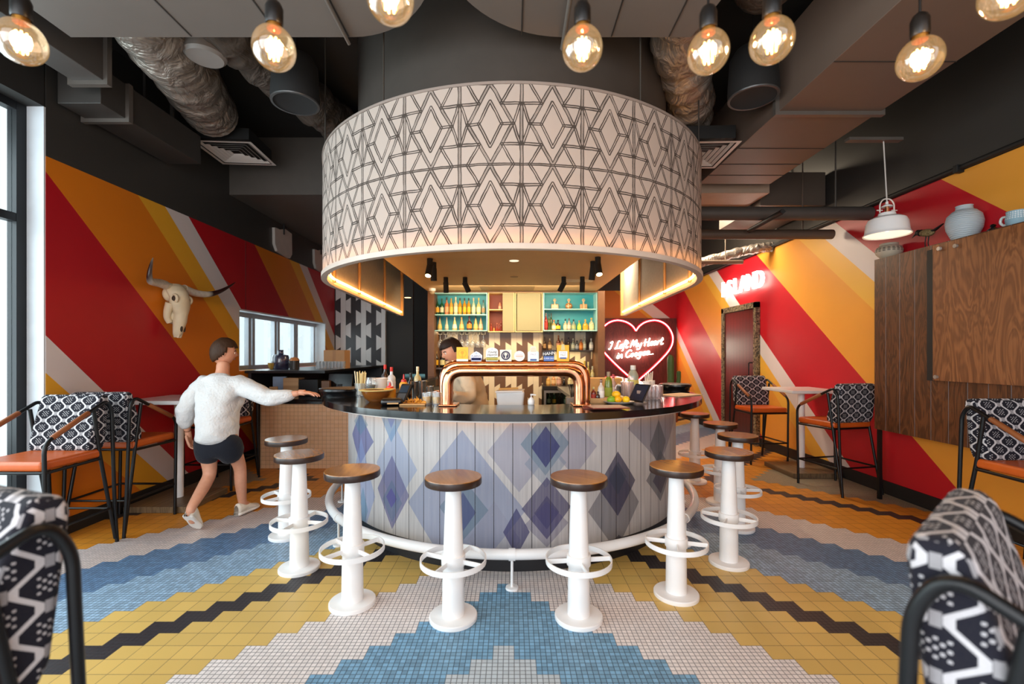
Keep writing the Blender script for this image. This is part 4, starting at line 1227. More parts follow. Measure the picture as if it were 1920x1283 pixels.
TURQ = M('#37a3b4', .45, 0, .06); TURQ_LIT = M('#a8dcdc', .45, 0, .05)  # second one is a paler copy, light on carcass and shelves put into the colour
def open_box(name, label, x0, x1, y0, y1, yshelf, m, ml, depth=.30):
    X0, X1, Z0, Z1 = bx(x0), bx(x1), bz(y1), bz(y0)
    c = ((X0 + X1) / 2, BY + depth, Z0)
    root = thing(name, label, 'cabinet', c)
    g = G(c); th = .016
    g.box(X0, X0 + th, BY, BY + depth, Z0, Z1); g.box(X1 - th, X1, BY, BY + depth, Z0, Z1)
    g.box(X0 + th, X1 - th, BY, BY + depth, Z0, Z0 + th); g.box(X0 + th, X1 - th, BY, BY + depth, Z1 - th, Z1)
    g.build('carcass', ml, root, loc=(0, 0, 0))
    g = G(c); g.box(X0 + th, X1 - th, BY + depth - .012, BY + depth, Z0 + th, Z1 - th); g.build('back', m, root, loc=(0, 0, 0))
    if yshelf:
        g = G(c); g.box(X0 + th, X1 - th, BY + .01, BY + depth - .012, bz(yshelf) - .014, bz(yshelf)); g.build('shelf', ml, root, loc=(0, 0, 0))
    return root, c
tl, c = open_box('wall_shelf', 'turquoise open bottle shelf at the left of the back bar', 813, 914, 549, 621, 589.5, TURQ, TURQ_LIT)
tr, c = open_box('wall_shelf', 'turquoise open bottle shelf at the right of the back bar', 1018.5, 1120, 547.5, 621, 579, TURQ, TURQ_LIT)
REDB = M('#8a3a22', .5, 0, .1)
ml, c = open_box('rattan_cabinet', 'cream framed cabinet with a red inside and a half open cane door', 915, 965, 548, 623, 580, REDB, M('#e3c48c', .5))
g = G(c); g.box(bx(942.5), bx(963), BY - .012, BY + .0, bz(621), bz(550)); g.build('cane_door', mat_rattan(), ml, loc=(0, 0, 0))
mr, c = open_box('rattan_cabinet', 'cream framed cabinet closed by a full cane door, right of the red one', 966, 1017.5, 548, 623, None, REDB, M('#e3c48c', .5))
g = G(c); g.box(bx(969.5), bx(1014), BY - .012, BY, bz(620.5), bz(550.5)); g.build('cane_door', mat_rattan(), mr, loc=(0, 0, 0))
for x0, x1, lab in ((858, 906, 'low bottle fridge with glass door left of the tiled pier'), (1020, 1100, 'low bottle fridge with glass door right of the tiled pier')):
    c = ((bx(x0) + bx(x1)) / 2, 7.85, 0)
    fr = thing('bottle_fridge', lab, 'fridge', c)
    X0, X1 = bx(x0), bx(x1)
    g = G(c); g.box(X0, X1, 8.0, 8.05, .05, .815); g.box(X0, X0 + .03, BY + .05, 8.0, .05, .815); g.box(X1 - .03, X1, BY + .05, 8.0, .05, .815); g.box(X0 + .03, X1 - .03, BY + .05, 8.0, .05, .08); g.box(X0 + .03, X1 - .03, BY + .05, 8.0, .785, .815)
    g.box(X0 + .03, X1 - .03, BY + .08, 8.0, .53, .545); g.build('case', M('#3b342f', .4, .4), fr, loc=(0, 0, 0))
    g = G(c); g.box(X0 + .005, X0 + .035, BY + .02, BY + .05, .06, .81); g.box(X1 - .035, X1 - .005, BY + .02, BY + .05, .06, .81); g.box(X0 + .035, X1 - .035, BY + .02, BY + .05, .77, .81)
    g.build('door_frame', M('#8f8a86', .35, .7), fr, loc=(0, 0, 0))
    g = G(c); g.box(X0 + .035, X1 - .035, BY + .032, BY + .036, .06, .77); g.build('door_glass', glass('#f0f5f2', 1, .06, .03, edge=.3), fr, loc=(0, 0, 0))
    g = G(c); g.box(X0 + .04, X1 - .04, 7.985, 7.995, .76, .775); g.build('light_strip', emit('fridge_light', '#ffe9c0', 6.0), fr, loc=(0, 0, 0))

# ---------------------------------------------------------------- bottles
PROF = {
    'wine': [(0, 0), (.92, 0), (1, .02), (1, .52), (.92, .60), (.42, .72), (.36, .80), (.36, .955), (.40, .957), (.40, .975), (.36, .978), (0, .98)],
    'tall': [(0, 0), (.94, 0), (1, .02), (1, .60), (.8, .66), (.38, .72), (.34, .95), (0, .96)],
    'spirit': [(0, 0), (.94, 0), (1, .02), (1, .55), (.85, .64), (.36, .74), (.34, .90), (.42, .905), (.42, .93), (0, .935)],
    'cone': [(0, 0), (.95, 0), (1, .03), (.92, .25), (.55, .62), (.30, .78), (.28, .90), (0, .905)],
    'squat': [(0, 0), (.95, 0), (1, .04), (1, .48), (.86, .60), (.40, .68), (.36, .80), (0, .81)],
    'round': [(0, 0), (.62, 0), (.92, .12), (1, .30), (.90, .48), (.45, .62), (.30, .68), (.28, .84), (0, .85)],
    'jug': [(0, 0), (.92, 0), (1, .04), (1, .52), (.92, .66), (.62, .78), (.42, .84), (.42, .92), (0, .93)],
}
BMESH = {}
def bottle_glass(c, body=.75):
    return glass(c, .75, .10, .05, edge=.5, body=body)
def bottle(label, p, kind, r, h, col, cap=None, paper=None, group=None, name='bottle', body=.78, capk=(.84, 1.0), pk=(.16, .46)):
    seg = 16
    key = (kind, r, h)
    pr = PROF[kind]
    g = G(); g.lathe([(a * r, b * h) for a, b in pr], seg)
    root = g.build(name, bottle_glass(col, body), None, label, 'bottle', group, loc=p)
    if cap:
        a = next((q[0] for q in pr if q[1] >= capk[0]), .3)
        g = G(); g.lathe([(a * r * 1.14, capk[0] * h), (a * r * 1.18, (capk[0] + .01) * h), (a * r * 1.14, capk[1] * h), (0, capk[1] * h)], 12); g.build('cap', M(cap, .4), root)
    if paper:
        def rad(z):
            for (a0, b0), (a1, b1) in zip(pr, pr[1:]):
                if b0 <= z <= b1 and b1 > b0: return a0 + (a1 - a0) * (z - b0) / (b1 - b0)
            return pr[-1][0]
        zs = [pk[0] + (pk[1] - pk[0]) * i / 4 for i in range(5)]
        g = G(); g.lathe([(rad(z) * r + .0012, z * h) for z in zs], 16); g.build('paper_label', M(paper, .6), root)
    return root
ORD = ['first', 'second', 'third', 'fourth', 'fifth', 'sixth', 'seventh', 'eighth', 'ninth', 'tenth', 'eleventh', 'twelfth']
def row(where, group, y_base, Y, items, name='bottle', noun='bottle'):
    for i, (x, kind, wpx, hpx, col, cap, paper, desc) in enumerate(items):
        k = Y / FPX
        p = Vector(((x - 960) * k, Y, CAMZ + (HORIZ - y_base) * k))
        bottle('%s, %s from the left %s' % (desc, ORD[i], where), p, kind, wpx * k / 2, hpx * k, col, cap, paper, group)
def rowz(where, group, z, Y, items):
    for i, (x, kind, wpx, hpx, col, cap, paper, desc) in enumerate(items):
        k = Y / FPX
        bottle('%s, %s from left %s' % (desc, ORD[i], where), Vector(((x - 960) * k, Y, z)), kind, wpx * k / 2, hpx * k, col, cap, paper, group)
YS = BY + .15
rowz('on upper left turquoise shelf', 'bottles on the upper left turquoise shelf', bz(589.5), YS, [
    (820, 'wine', 7, 31, '#0d4a28', None, '#d8a02c', 'dark green bottle with yellow label'), (828.5, 'wine', 7, 31, '#14603a', '#0d3a22', '#d9d6b0', 'green bottle with pale label'),
    (837.5, 'tall', 7.6, 33.5, '#e08a58', '#1b1512', '#e8a878', 'salmon pink bottle with black cap'), (846, 'tall', 7, 33, '#e2b04a', None, '#e6c050', 'slim yellow bottle'),
    (854.5, 'tall', 7.2, 34, '#f0ddb0', '#e8dcc0', '#f4e8c4', 'cream bottle taller than its neighbours'), (862.5, 'tall', 6.6, 32, '#d99a1e', '#15130f', '#edb224', 'amber bottle with black cap'),
    (871, 'tall', 6.6, 32, '#d99a1e', '#15130f', '#f0b62a', 'amber bottle with black cap'), (879, 'tall', 6.6, 32, '#d99a1e', '#15130f', '#efb428', 'amber bottle with black cap'),
    (888, 'spirit', 7.4, 32, '#b9cdb0', '#d8a27c', '#f2e9b8', 'pale green bottle with cream label'), (897.5, 'squat', 8, 32, '#d9cf8a', '#d8b04a', '#f0e6b4', 'round shouldered pale yellow bottle'),
    (906.5, 'spirit', 6.6, 28, '#8fb0aa', '#1e1a18', '#b8906a', 'small clear bottle with dark cap')])
rowz('on lower left turquoise shelf', 'bottles on the lower left turquoise shelf', bz(620) + .006, YS, [
    (824.5, 'cone', 9, 26, '#d0b878', '#6a4a3a', '#e0c060', 'golden bell shaped bottle'), (837.5, 'cone', 7.5, 25, '#c9c0a0', '#b9a080', '#d8d0b0', 'clear bell shaped bottle'),
    (852.5, 'cone', 9.5, 26, '#e8cf80', '#efe6c8', '#f4ecd8', 'bell bottle with broad white stopper'), (865.5, 'cone', 9.5, 26, '#dca54a', '#e6b860', '#eec878', 'amber bell bottle with yellow stopper'),
    (880, 'squat', 9.5, 27, '#6a2a0e', '#7a2a4a', '#e8922a', 'dark brown bottle with orange label'), (892, 'cone', 9, 27, '#e0b050', '#3a3a30', '#f2d070', 'yellow bell bottle with dark cap'),
    (901.5, 'cone', 9, 27, '#dca468', '#6a7a70', '#e8c0a0', 'peach bell bottle beside the cabinet edge')])
# contents of the red cabinet
rowz('in the red cabinet', 'things in the red cabinet', bz(580), YS, [(937.5, 'jug', 6, 15.5, '#f0a888', None, '#f6b898', 'rounded pink bottle on the upper level')])
rowz('on the red cabinet floor', 'things in the red cabinet', bz(623) + .02, YS, [
    (921, 'tall', 3.5, 15, '#b8442a', '#d06a4a', None, 'thin red bottle'), (926, 'squat', 4.6, 9, '#e0903a', None, None, 'tiny orange bottle'),
    (932, 'cone', 4, 16, '#a83a24', '#d87a58', None, 'small red flask'), (936, 'cone', 4, 14, '#a83a24', '#d87a58', None, 'smaller red flask'), (939.5, 'tall', 4, 20, '#8a2a1c', '#a83a28', None, 'dark red taller bottle')])
rowz('on lower right turquoise shelf', 'bottles on the lower right turquoise shelf', bz(620) + .006, YS, [
    (1023.5, 'spirit', 7, 33, '#c43a38', '#9a98a0', '#d8443c', 'red bottle with grey cap'), (1029.5, 'tall', 4.6, 31, '#5a6a28', '#1a1a16', None, 'slim olive bottle'), (1033.5, 'tall', 5, 33, '#46521e', '#14150f', None, 'slim dark olive bottle'),
    (1038.5, 'squat', 8.5, 20, '#e0b878', '#b8603a', '#f2efc8', 'squat bottle with white round label'), (1046.5, 'squat', 8.6, 20, '#3a1c10', '#15110e', '#f0c01e', 'squat brown bottle with yellow label'),
    (1060, 'squat', 7.5, 22, '#c8c8a8', '#1a1a1a', '#d8d8b8', 'small clear bottle with black cap'), (1067, 'spirit', 6.5, 23, '#c8b0a0', '#2a1c1c', '#e8d8c0', 'pinkish clear bottle'),
    (1075.5, 'squat', 8.5, 21, '#9aa890', '#20282a', '#a8b078', 'grey green flask with black cap'), (1086, 'squat', 7.6, 19, '#b8d840', '#c8863a', '#c8e850', 'bright green round bottle'), (1097.5, 'squat', 10, 21, '#e0b040', '#d8a83a', '#e8a020', 'wide golden decanter'), (1109, 'squat', 10, 24, '#e8d0a0', '#d8b050', '#ecd098', 'cream decanter with yellow stopper')])
# three decanters: two square ribbed ones and a round one
def decanter(label, x, square):
    p = Vector(((x - 960) * YS / FPX, YS, bz(579)))
    root = thing('decanter', label, 'decanter', p, 0, 'decanters on the upper right turquoise shelf')
    m = bottle_glass('#c98a4a', .6)
    if square:
        g = G(); g.box(-.062, .062, -.035, .035, 0, .092); g.build('body', m, root, bevel=.012, bseg=3)
        for k in range(4):
            g = G(); g.box(-.056, .056, -.040, -.034, .012 + k * .02, .020 + k * .02); g.build('rib', M('#e6c9a0', .4), root)
        g = G(); g.box(-.008, .008, -.042, -.036, .0, .092); g.build('breastbone', M('#e6c9a0', .4), root)
    else:
        g = G(); g.sphere((0, 0, .058), .06, (1.02, .55, .96), 20, 12); g.cyl((0, 0, 0), (0, 0, .02), .03, seg=14); g.build('body', m, root)
        for k in range(3):
            a = k * 2.1
            g = G(); g.sphere((.022 * math.cos(a), -.031, .06 + .022 * math.sin(a)), .012, (1, .4, 1), 10, 8); g.build('ornament', M('#ead6a8', .4), root)
    g = G(); g.cyl((0, 0, .085), (0, 0, .135), .013, .010, seg=14); g.build('neck', M('#d8b890', .3), root)
    g = G(); g.sphere((0, 0, .158), .027, (1, .8, 1.05), 16, 10); g.build('stopper', M('#dcc3a0', .35), root)
    if square:
        for s in (-1, 1):
            g = G(); g.sphere((s * .010, -.0205, .160), .006, (1, .5, 1), 8, 6); g.build('eye_hole', M('#2a1a12', .6), root)
    else:
        g = G(); g.sphere((0, -.0195, .158), .010, (1, .5, 1), 10, 6); g.build('eye_hole', M('#a82a2a', .4), root)
decanter('square ribbed amber decanter with skull stopper, left of the round decanter', 1040, True)
decanter('round amber decanter with a red eyed stopper on the turquoise shelf', 1066.5, False)
decanter('square ribbed amber decanter with skull stopper, right of the round decanter', 1094, True)
rowz('on the dark right shelf', 'bottles on the dark right shelf', bz(656.5), YS + .12, [
    (1021, 'spirit', 6, 25, '#4a2c1a', '#241510', '#b08a5a', 'brown bottle'), (1031, 'spirit', 7, 22, '#8a6a4a', '#c8b8a0', '#c8a878', 'tan bottle with light cap'), (1047, 'wine', 8, 28, '#7a3a28', '#a8704a', '#c88a6a', 'reddish bottle'),
    (1054, 'spirit', 7, 22, '#c8a070', '#5a3a22', '#d8b888', 'amber bottle'), (1066, 'tall', 6, 24, '#3a2a20', '#151010', None, 'black slim bottle'), (1074.5, 'squat', 7.5, 22, '#8a9488', '#c8c8b8', '#b8b8a0', 'grey green bottle'),
    (1082, 'squat', 8, 18, '#5a6470', '#2a2a2e', '#9aa0a4', 'slate bottle'), (1089.5, 'spirit', 8, 20, '#c8702a', '#4a2a18', '#d88a3a', 'orange bottle'), (1096, 'tall', 6, 26, '#a8b0a0', '#d8d8c8', '#c8ccb8', 'pale slim bottle'), (1108.5, 'spirit', 8, 22, '#c8ccc8', '#e0e0dc', '#e0ddd4', 'clear bottle with white label')])
rowz('on the right back worktop', 'bottles on the right worktop', .88, YS + .1, [
    (1028, 'squat', 8, 20, '#d8a050', '#a86a3a', '#e0b868', 'amber jar'), (1038, 'squat', 8, 22, '#c88850', '#c8604a', '#e8c088', 'squat bottle with red cap'), (1048, 'squat', 9, 22, '#b88a70', '#c87a70', '#d8a890', 'pinkish squat bottle'), (1057.5, 'tall', 6, 16, '#181210', '#0e0b0a', None, 'short black bottle'),
    (1068, 'squat', 7, 20, '#d8c890', '#3a3a2a', '#e8dca8', 'cream bottle'), (1078, 'spirit', 7, 22, '#c8a868', '#2a241c', '#d8c088', 'golden bottle'), (1096, 'wine', 9, 46, '#7a8a2a', '#c8b04a', '#5a8a3a', 'tall yellow green bottle'), (1103, 'wine', 8, 44, '#c8b85a', '#e8d890', '#d8c870', 'tall yellow bottle'), (1111, 'spirit', 9, 36, '#d8c88a', '#c8c8b8', '#e8deb0', 'large pale bottle by the frame')])
rowz('on the short shelf behind the bartender', 'wine bottles on the short left shelf', bz(690), YS + .05, [
    (818, 'wine', 8, 31, '#140d0a', '#c8a85a', '#dca81e', 'black wine bottle with yellow label'), (829.5, 'wine', 9, 31, '#170f0c', '#b8201e', '#e8e0a0', 'black wine bottle with red cap'), (839, 'wine', 8, 26, '#1a1210', '#1e1616', '#e8d0b0', 'black wine bottle with peach label'), (847.5, 'wine', 8, 22, '#101c14', '#0e0e0c', '#c8dcb0', 'short dark bottle with green label')])
rowz('in the left low fridge', 'bottles in the left fridge', .546, YS + .1, [(866, 'wine', 7, 24, '#3a5a20', '#c8b060', None, 'green bottle'), (875, 'wine', 7, 25, '#2a4a1c', '#1c2414', '#8a9a5a', 'dark green bottle'), (885, 'wine', 7, 24, '#4a6428', '#b8a050', None, 'olive green bottle'), (895, 'wine', 7, 24, '#35521e', '#202818', '#b8b88a', 'green bottle with label')])
rowz('in the right low fridge', 'bottles in the right fridge', .546, YS + .1, [(1029, 'wine', 7, 25, '#3e5a22', '#a89a50', '#c8c89a', 'green bottle'), (1039, 'wine', 7, 24, '#2c4a20', '#e0d8b0', '#e8a83a', 'green bottle with orange label'), (1050, 'wine', 7, 25, '#4a2a18', '#caa84a', None, 'brown bottle'), (1061, 'wine', 7, 23, '#5a8a5a', '#e0e0d0', '#c8dcc0', 'pale green bottle')])
# hanging wine glasses
def wineglass(name, label, p, hang, s=1.0, group=None, cat='glass'):
    g = G(); pr = [(.033, 0), (.030, .004), (.004, .010), (.0035, .075), (.012, .085), (.034, .115), (.038, .140), (.030, .185)]
    if hang: pr = [(r, -z) for r, z in pr]
    g.lathe([(r * s, z * s) for r, z in pr], 18)
    return tag(g.build(name, CLEAR, loc=p), label, cat, group)
wg = None
for k in range(9):
    x = 824.5 + k * 10.2
    p = Vector((bx(x), BY + .05, bz(625.5)))
    lab = 'clear wine glass hanging upside down, %s from the left in the rack' % ORD[k]
    if wg is None: wg = wineglass('wine_glass', lab, p, True, 1.25, 'wine glasses hanging in the back bar rack')
    else: dup(wg, p, 0, lab)
g = G(); g.box(-.05, .05, -.03, .03, 0, .07)
tag(g.build('yellow_box', M('#d8c81e', .5), loc=(bx(933 - 18), BY + .3, .88), bevel=.004), 'small yellow box on the dark back worktop by the tiled pier', 'box')

# ================================================================ copper beer tap
TY = 3.16
tap = thing('beer_tap_tower', 'polished copper pipe beer tower arching over the counter', 'beer tap', (.01, TY, 1.06))
zt = 1.315
for (xa, xb, dy, zz, rr) in ((836, 1084, 0.0, 1.302, .040), (831, 1094, .075, 1.338, .038)):
    k = (TY + dy) / FPX; xl, xr = (xa - 960) * k, (xb - 960) * k
    g = G(); P = fillet([(xl, dy, .0), (xl, dy, zz - 1.06), (xr, dy, zz - 1.06), (xr, dy, .0)], .11, 10); P[0] = Vector((xl, dy, .012)); P[-1] = Vector((xr, dy, .012))
    g.tube(P, rr, 24); g.build('pipe', COPPER, tap)
for x in (-.447, .468):
    g = G(); g.box(x - .062, x + .062, -.055, .125, 0, .014); g.build('flange', COPPER, tap, bevel=.006)
BADX = [868, 892, 925, 949, 974, 1000, 1030, 1056]
def bprof(kind, w, h):
    if kind == 'square': return [(-w, 0), (w, 0), (w, h), (-w, h)]
    if kind == 'arch': return [(-w, 0), (w, 0), (w, h * .72)] + [(w * math.cos(R(a)), h * .72 + h * .28 * math.sin(R(a))) for a in range(15, 170, 15)] + [(-w, h * .72)]
    if kind == 'circle': return [(w * math.cos(R(a)), h * .5 + h * .5 * math.sin(R(a))) for a in range(0, 360, 15)]
    if kind == 'shield': return [(-w * .85, 0), (w * .85, 0), (w, h * .35), (w, h * .6), (w * .5, h * .86), (0, h), (-w * .5, h * .86), (-w, h * .6), (-w, h * .35)]
    if kind == 'tilt': return [(-w * .92, 0), (w * .95, 0), (w, h), (-w, h * .82)]
    if kind == 'bottle': return [(-w, 0), (w, 0), (w, h * .62), (w * .55, h * .72), (w * .45, h), (-w * .45, h), (-w * .55, h * .72), (-w, h * .62)]
XZ = Matrix(((1, 0, 0, 0), (0, 0, 1, 0), (0, 1, 0, 0), (0, 0, 0, 1)))
def badge(x, kind, wpx, hpx, col, items, label):
    k = TY / FPX; w, h = wpx * k / 2, hpx * k
    c = Vector(((x - 960) * k, -.05 + TY, zt + .052))
    root = thing('tap_badge', label, 'badge', (c.x, TY + .05, 1.366))
    g = G(); g.prism(bprof(kind, w, h), -.004, .004, XZ); g.build('plate', M(col, .45, 0, .04), root)
    g = G(); g.cyl((0, .012, 0), (0, .012, h * .6), .006, seg=8); g.build('stem', COPPER, root)
    for it in items:
        if it[0] == 'text':
            _, s, hx, zz, sc, shear, rotz = it
            text(s, sc * h, M(hx, .5), root, (0, -.0052, zz * h), (PI / 2, -rotz, 0), shear=shear, extr=.0005)
        elif it[0] == 'bar':
            _, x0, x1, z0, z1, hx = it
            g = G(); g.box(x0 * w, x1 * w, -.0056, -.0042, z0 * h, z1 * h); g.build('printed_band', M(hx, .5), root)
        elif it[0] == 'disc':
            _, cx, cz, r, hx, yy = it
            g = G(); g.lathe([(0, 0), (r * w, 0)], 28, (cx * w, -yy, cz * h), T_=Matrix.Rotation(PI / 2, 4, 'X')); g.build('printed_disc', M(hx, .5), root)
        elif it[0] == 'poly':
            _, pts, hx, yy = it
            g = G(); g.add([(a * w, -yy, b * h) for a, b in pts], [tuple(range(len(pts)))]); g.build('printed_emblem', M(hx, .5), root)
badge(865.5, 'square', 22, 27, '#f0b411', [('disc', 0, .55, .72, '#e0a20c', .0046), ('disc', 0, .55, .62, '#f2b818', .005), ('disc', 0, .62, .30, '#dd9a0a', .0054), ('bar', -.06, .06, .22, .5, '#dd9a0a'), ('bar', -1, 1, 0, .16, '#e8e4d4')], 'square yellow tap badge with a faint tree, leftmost on the copper tower')
badge(892, 'shield', 22, 19, '#eef0f4', [('text', 'FURPHY', '#4a4a78', .50, .26, 0, 0), ('bar', -.88, .88, .08, .36, '#3f4384'), ('bar', -.72, .72, .13, .31, '#e8e8f0'), ('text', 'ORIGINAL', '#3f4384', .22, .14, 0, 0), ('disc', 0, .80, .2, '#b7c4d8', .005)], 'white shield tap badge lettered FURPHY with a blue band')
badge(922, 'arch', 23, 26, '#f1efec', [('text', 'Young', '#3c3c42', .68, .25, .3, .06), ('text', 'Henrys', '#3c3c42', .47, .25, .3, .06), ('bar', -.96, .96, .05, .30, '#8a8a3a'), ('text', 'NEWTOWNER', '#f1d35a', .175, .16, 0, 0), ('disc', 0, .88, .12, '#b9c4d4', .005)], 'arched white tap badge with two lines of script over a green band')
badge(948, 'square', 22, 22, '#f2e4d4', [('disc', 0, .5, .80, '#23284a', .0046), ('disc', 0, .5, .55, '#f2e4d4', .005), ('disc', 0, .5, .50, '#23284a', .0054), ('disc', 0, .60, .26, '#f2e8da', .0058), ('poly', [(-.1, .26), (.1, .26), (.07, .55), (-.07, .55)], '#f2e8da', .0058)], 'square cream tap badge with a round navy emblem holding a white tree')
badge(974, 'circle', 20.5, 20, '#f4e6de', [('bar', -.6, .6, .60, .68, '#d5c8d4'), ('bar', -.66, .66, .42, .54, '#e8b8a8'), ('bar', -.6, .6, .28, .34, '#d8ccd4')], 'plain round pale pink tap badge in the middle')
badge(1000.5, 'bottle', 21, 28, '#cfe0e4', [('poly', [(-.75, .12), (.75, .12), (.75, .60), (-.75, .60)], '#f3f0f2', .005), ('bar', -.55, .6, .04, .16, '#3d5f9a'), ('poly', [(-.5, .64), (.5, .64), (.4, .95), (-.4, .95)], '#eacdb8', .005), ('text', 'PALE', '#8a8aa2', .46, .16, 0, 0)], 'pale blue bottle shaped tap badge')
badge(1030, 'tilt', 21, 22, '#1d1d2a', [('text', 'HAHN', '#f2f2f2', .66, .38, .15, .10), ('bar', -.9, .93, .02, .44, '#4c6cb0'), ('text', 'SUPER DRY', '#e8ecf4', .24, .18, .15, .0)], 'dark tilted tap badge lettered HAHN over a blue band')
badge(1057, 'square', 23, 31, '#e9ab17', [('poly', [(-.68, .22), (.72, .22), (.72, .62), (-.68, .62)], '#f2f0f2', .005), ('bar', -.5, .55, .15, .24, '#3c5a9c'), ('text', 'STONE', '#8a9aa8', .52, .12, 0, 0), ('text', 'PALE', '#6a7a6a', .38, .15, 0, 0), ('poly', [(-.35, .68), (.35, .68), (.22, 1.05), (-.22, 1.05)], '#c9bd86', .005)], 'tall yellow tap badge with a white square label, rightmost on the tower')

# ================================================================ heart neon
HY = 10.56
def hp(x, y, d=0.0): return at(x, y, HY - d)
hpan = at(1192, 655, HY)
root = thing('heart_neon_sign', 'red neon heart sign with white script on a dark wooden panel', 'neon sign', (hpan.x, HY, .5))
o = (hpan.x, HY, .5)
x0, x1, z0, z1 = 2.02, XR - .02, .30, at(0, 597, HY).z
g = G(o); g.box(x0, x1, HY - .01, HY + .035, z0, z1); g.build('wooden_panel', mat_walnut('dark_red_board', '#3a1010', '#6d2a26', 0.0, 'X'), root, loc=(0, 0, 0))
hx = [(1192, 620.5), (1187, 613), (1178, 606), (1167, 602), (1155, 601), (1143, 604.5), (1133, 612), (1126, 623), (1123, 635), (1125, 647), (1131, 658), (1141, 670), (1160, 689), (1178, 705), (1194, 719)]
hr = [(2 * 1192.5 - x + (0.0), y) for x, y in reversed(hx)]
hr = [(1192 + (x - 1192.5) * 1.0, y) for x, y in hr]
P = [hp(x, y, .09) for x, y in hx]; Q = [hp(x, y, .09) for x, y in hr]
P = smoothline(P, 5); Q = smoothline(Q[0:], 5)
g = G(o); g.tube(P, .016, 8); g.tube(Q, .016, 8)
def neon(name, core, strength): return emit(name, core, strength)
g.build('heart_tube', neon('neon_red', '#ff1626', 45.0), root, loc=(0, 0, 0))
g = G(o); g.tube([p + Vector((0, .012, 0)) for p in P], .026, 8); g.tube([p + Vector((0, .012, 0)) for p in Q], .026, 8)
g.build('tube_halo', emit('red_tube_halo', '#ff1020', 2.5), root, loc=(0, 0, 0))  # red halo round the neon, put in as a wider glowing tube
g = G(o); g.tube([p + Vector((0, -.014, 0)) for p in P], .007, 6); g.tube([p + Vector((0, -.014, 0)) for p in Q], .007, 6)
g.build('tube_core', neon('neon_pink_core', '#ffb8b0', 14.0), root, loc=(0, 0, 0))
SCRIPT = {
    'I': (.7, [[(.1, 1.7), (.5, 2), (.45, 1), (.3, .1), (0, .1)]]), 'L': (1.0, [[(.9, 1.8), (.7, 2.0), (.5, 1.7), (.45, .8), (.3, .1), (.1, .1), (.5, .05), (1.0, 0)]]),
    'e': (.7, [[(0, .4), (.6, .55), (.55, .95), (.25, .95), (.1, .5), (.25, .05), (.7, .2)]]), 'f': (.5, [[(0, .3), (.4, 1.2), (.5, 1.9), (.3, 2.0), (.2, 1.2), (.15, -.5), (0, -.7)], [(-.05, 1), (.5, 1.05)]]),
    't': (.6, [[(.25, 1.8), (.15, .3), (.3, 0), (.6, .2)], [(-.05, 1.2), (.5, 1.25)]]), 'M': (1.5, [[(0, 0), (.3, 1.9), (.6, .4), (1.0, 1.9), (1.15, .2), (1.4, .1)]]),
    'y': (.75, [[(0, .9), (.1, .2), (.4, .1), (.65, .9)], [(.65, .9), (.5, -.5), (.1, -.8), (0, -.5)]]), 'H': (1.2, [[(.1, 1.8), (.15, 0)], [(.9, 2), (.85, 0), (1.1, .1)], [(-.1, .9), (.9, 1.0)]]),
    'a': (.8, [[(.6, .8), (.3, 1), (.05, .5), (.25, 0), (.55, .4), (.6, .9), (.6, .1), (.8, .1)]]), 'r': (.6, [[(0, 0), (.1, .95), (.15, .7), (.4, 1), (.55, .85)]]),
    'i': (.4, [[(.1, .9), (.1, .1), (.35, .1)], [(.12, 1.35), (.14, 1.45)]]), 'n': (.75, [[(0, 0), (.05, .9), (.1, .6), (.4, 1), (.5, .7), (.5, .1), (.7, .1)]]),
    'C': (1.0, [[(1, 1.6), (.7, 2), (.2, 1.5), (.05, .7), (.4, 0), (1, .3)]]), 'o': (.7, [[(.3, 1), (.05, .5), (.3, 0), (.6, .5), (.3, 1)]]),
    'g': (.8, [[(.6, .8), (.3, 1), (.05, .5), (.3, .1), (.6, .6), (.6, .95), (.5, -.6), (.2, -.8), (.05, -.5)]]), '.': (.3, [[(.08, 0), (.1, .1)]]), ' ': (.45, [])}
def script(g, s, p0, p1, sc, r):
    "writes s as bent tubes from p0 toward p1"
    tot = sum(SCRIPT[c][0] for c in s); d = (p1 - p0); L = d.length; d = d.normalized(); kx = L / tot; up = Vector((0, 0, 1)); x = 0
    for c in s:
        w, st = SCRIPT[c]
        for q in st:
            pts = [p0 + d * ((x + a + b * .18) * kx) + up * (b * sc) for a, b in q]
            g.tube(smoothline(pts, 4) if len(pts) > 2 else pts, r, 6)
        x += w
g = G(o); script(g, 'I Left My Heart', hp(1141, 655.5, .11), hp(1243, 645.5, .11), .083, .0095); script(g, 'in Coogee...', hp(1156, 672.5, .11), hp(1226, 664, .11), .078, .0095)
g.build('script_tubes', neon('neon_white', '#fff4de', 26.0), root, loc=(0, 0, 0))
# cactus
p = at(1258, 727, 9.4); p.z = 0
ca = thing('potted_cactus', 'tall green column cactus standing in front of the heart panel', 'cactus', (3.32, 9.6, 0))
def ribbed(g, P, r, n=9):
    k = len(P); rs = [r * (1 - .0 * i) for i in range(k)]
    rs[-1] = r * .35; rs[-2] = r * .8; g.tube(P, rs, n * 2, caps=True)
CAC = M('#3f5a2a', .6, 0, .2, 25.0)
g = G(); ribbed(g, [Vector((0, 0, z)) for z in (.35, .6, .9, 1.15, 1.30, 1.36, 1.40)], .07); g.build('stem', CAC, ca)
g = G(); ribbed(g, smoothline([(.06, 0, .72), (.14, 0, .75), (.17, 0, .9), (.17, 0, 1.02), (.17, 0, 1.06)], 3), .045); g.build('arm', CAC, ca)
g = G(); g.lathe([(0, 0), (.13, 0), (.17, .36), (.18, .38), (.16, .38), (.15, .34), (0, .34)], 28); g.build('pot', M('#8a4a30', .6), ca)

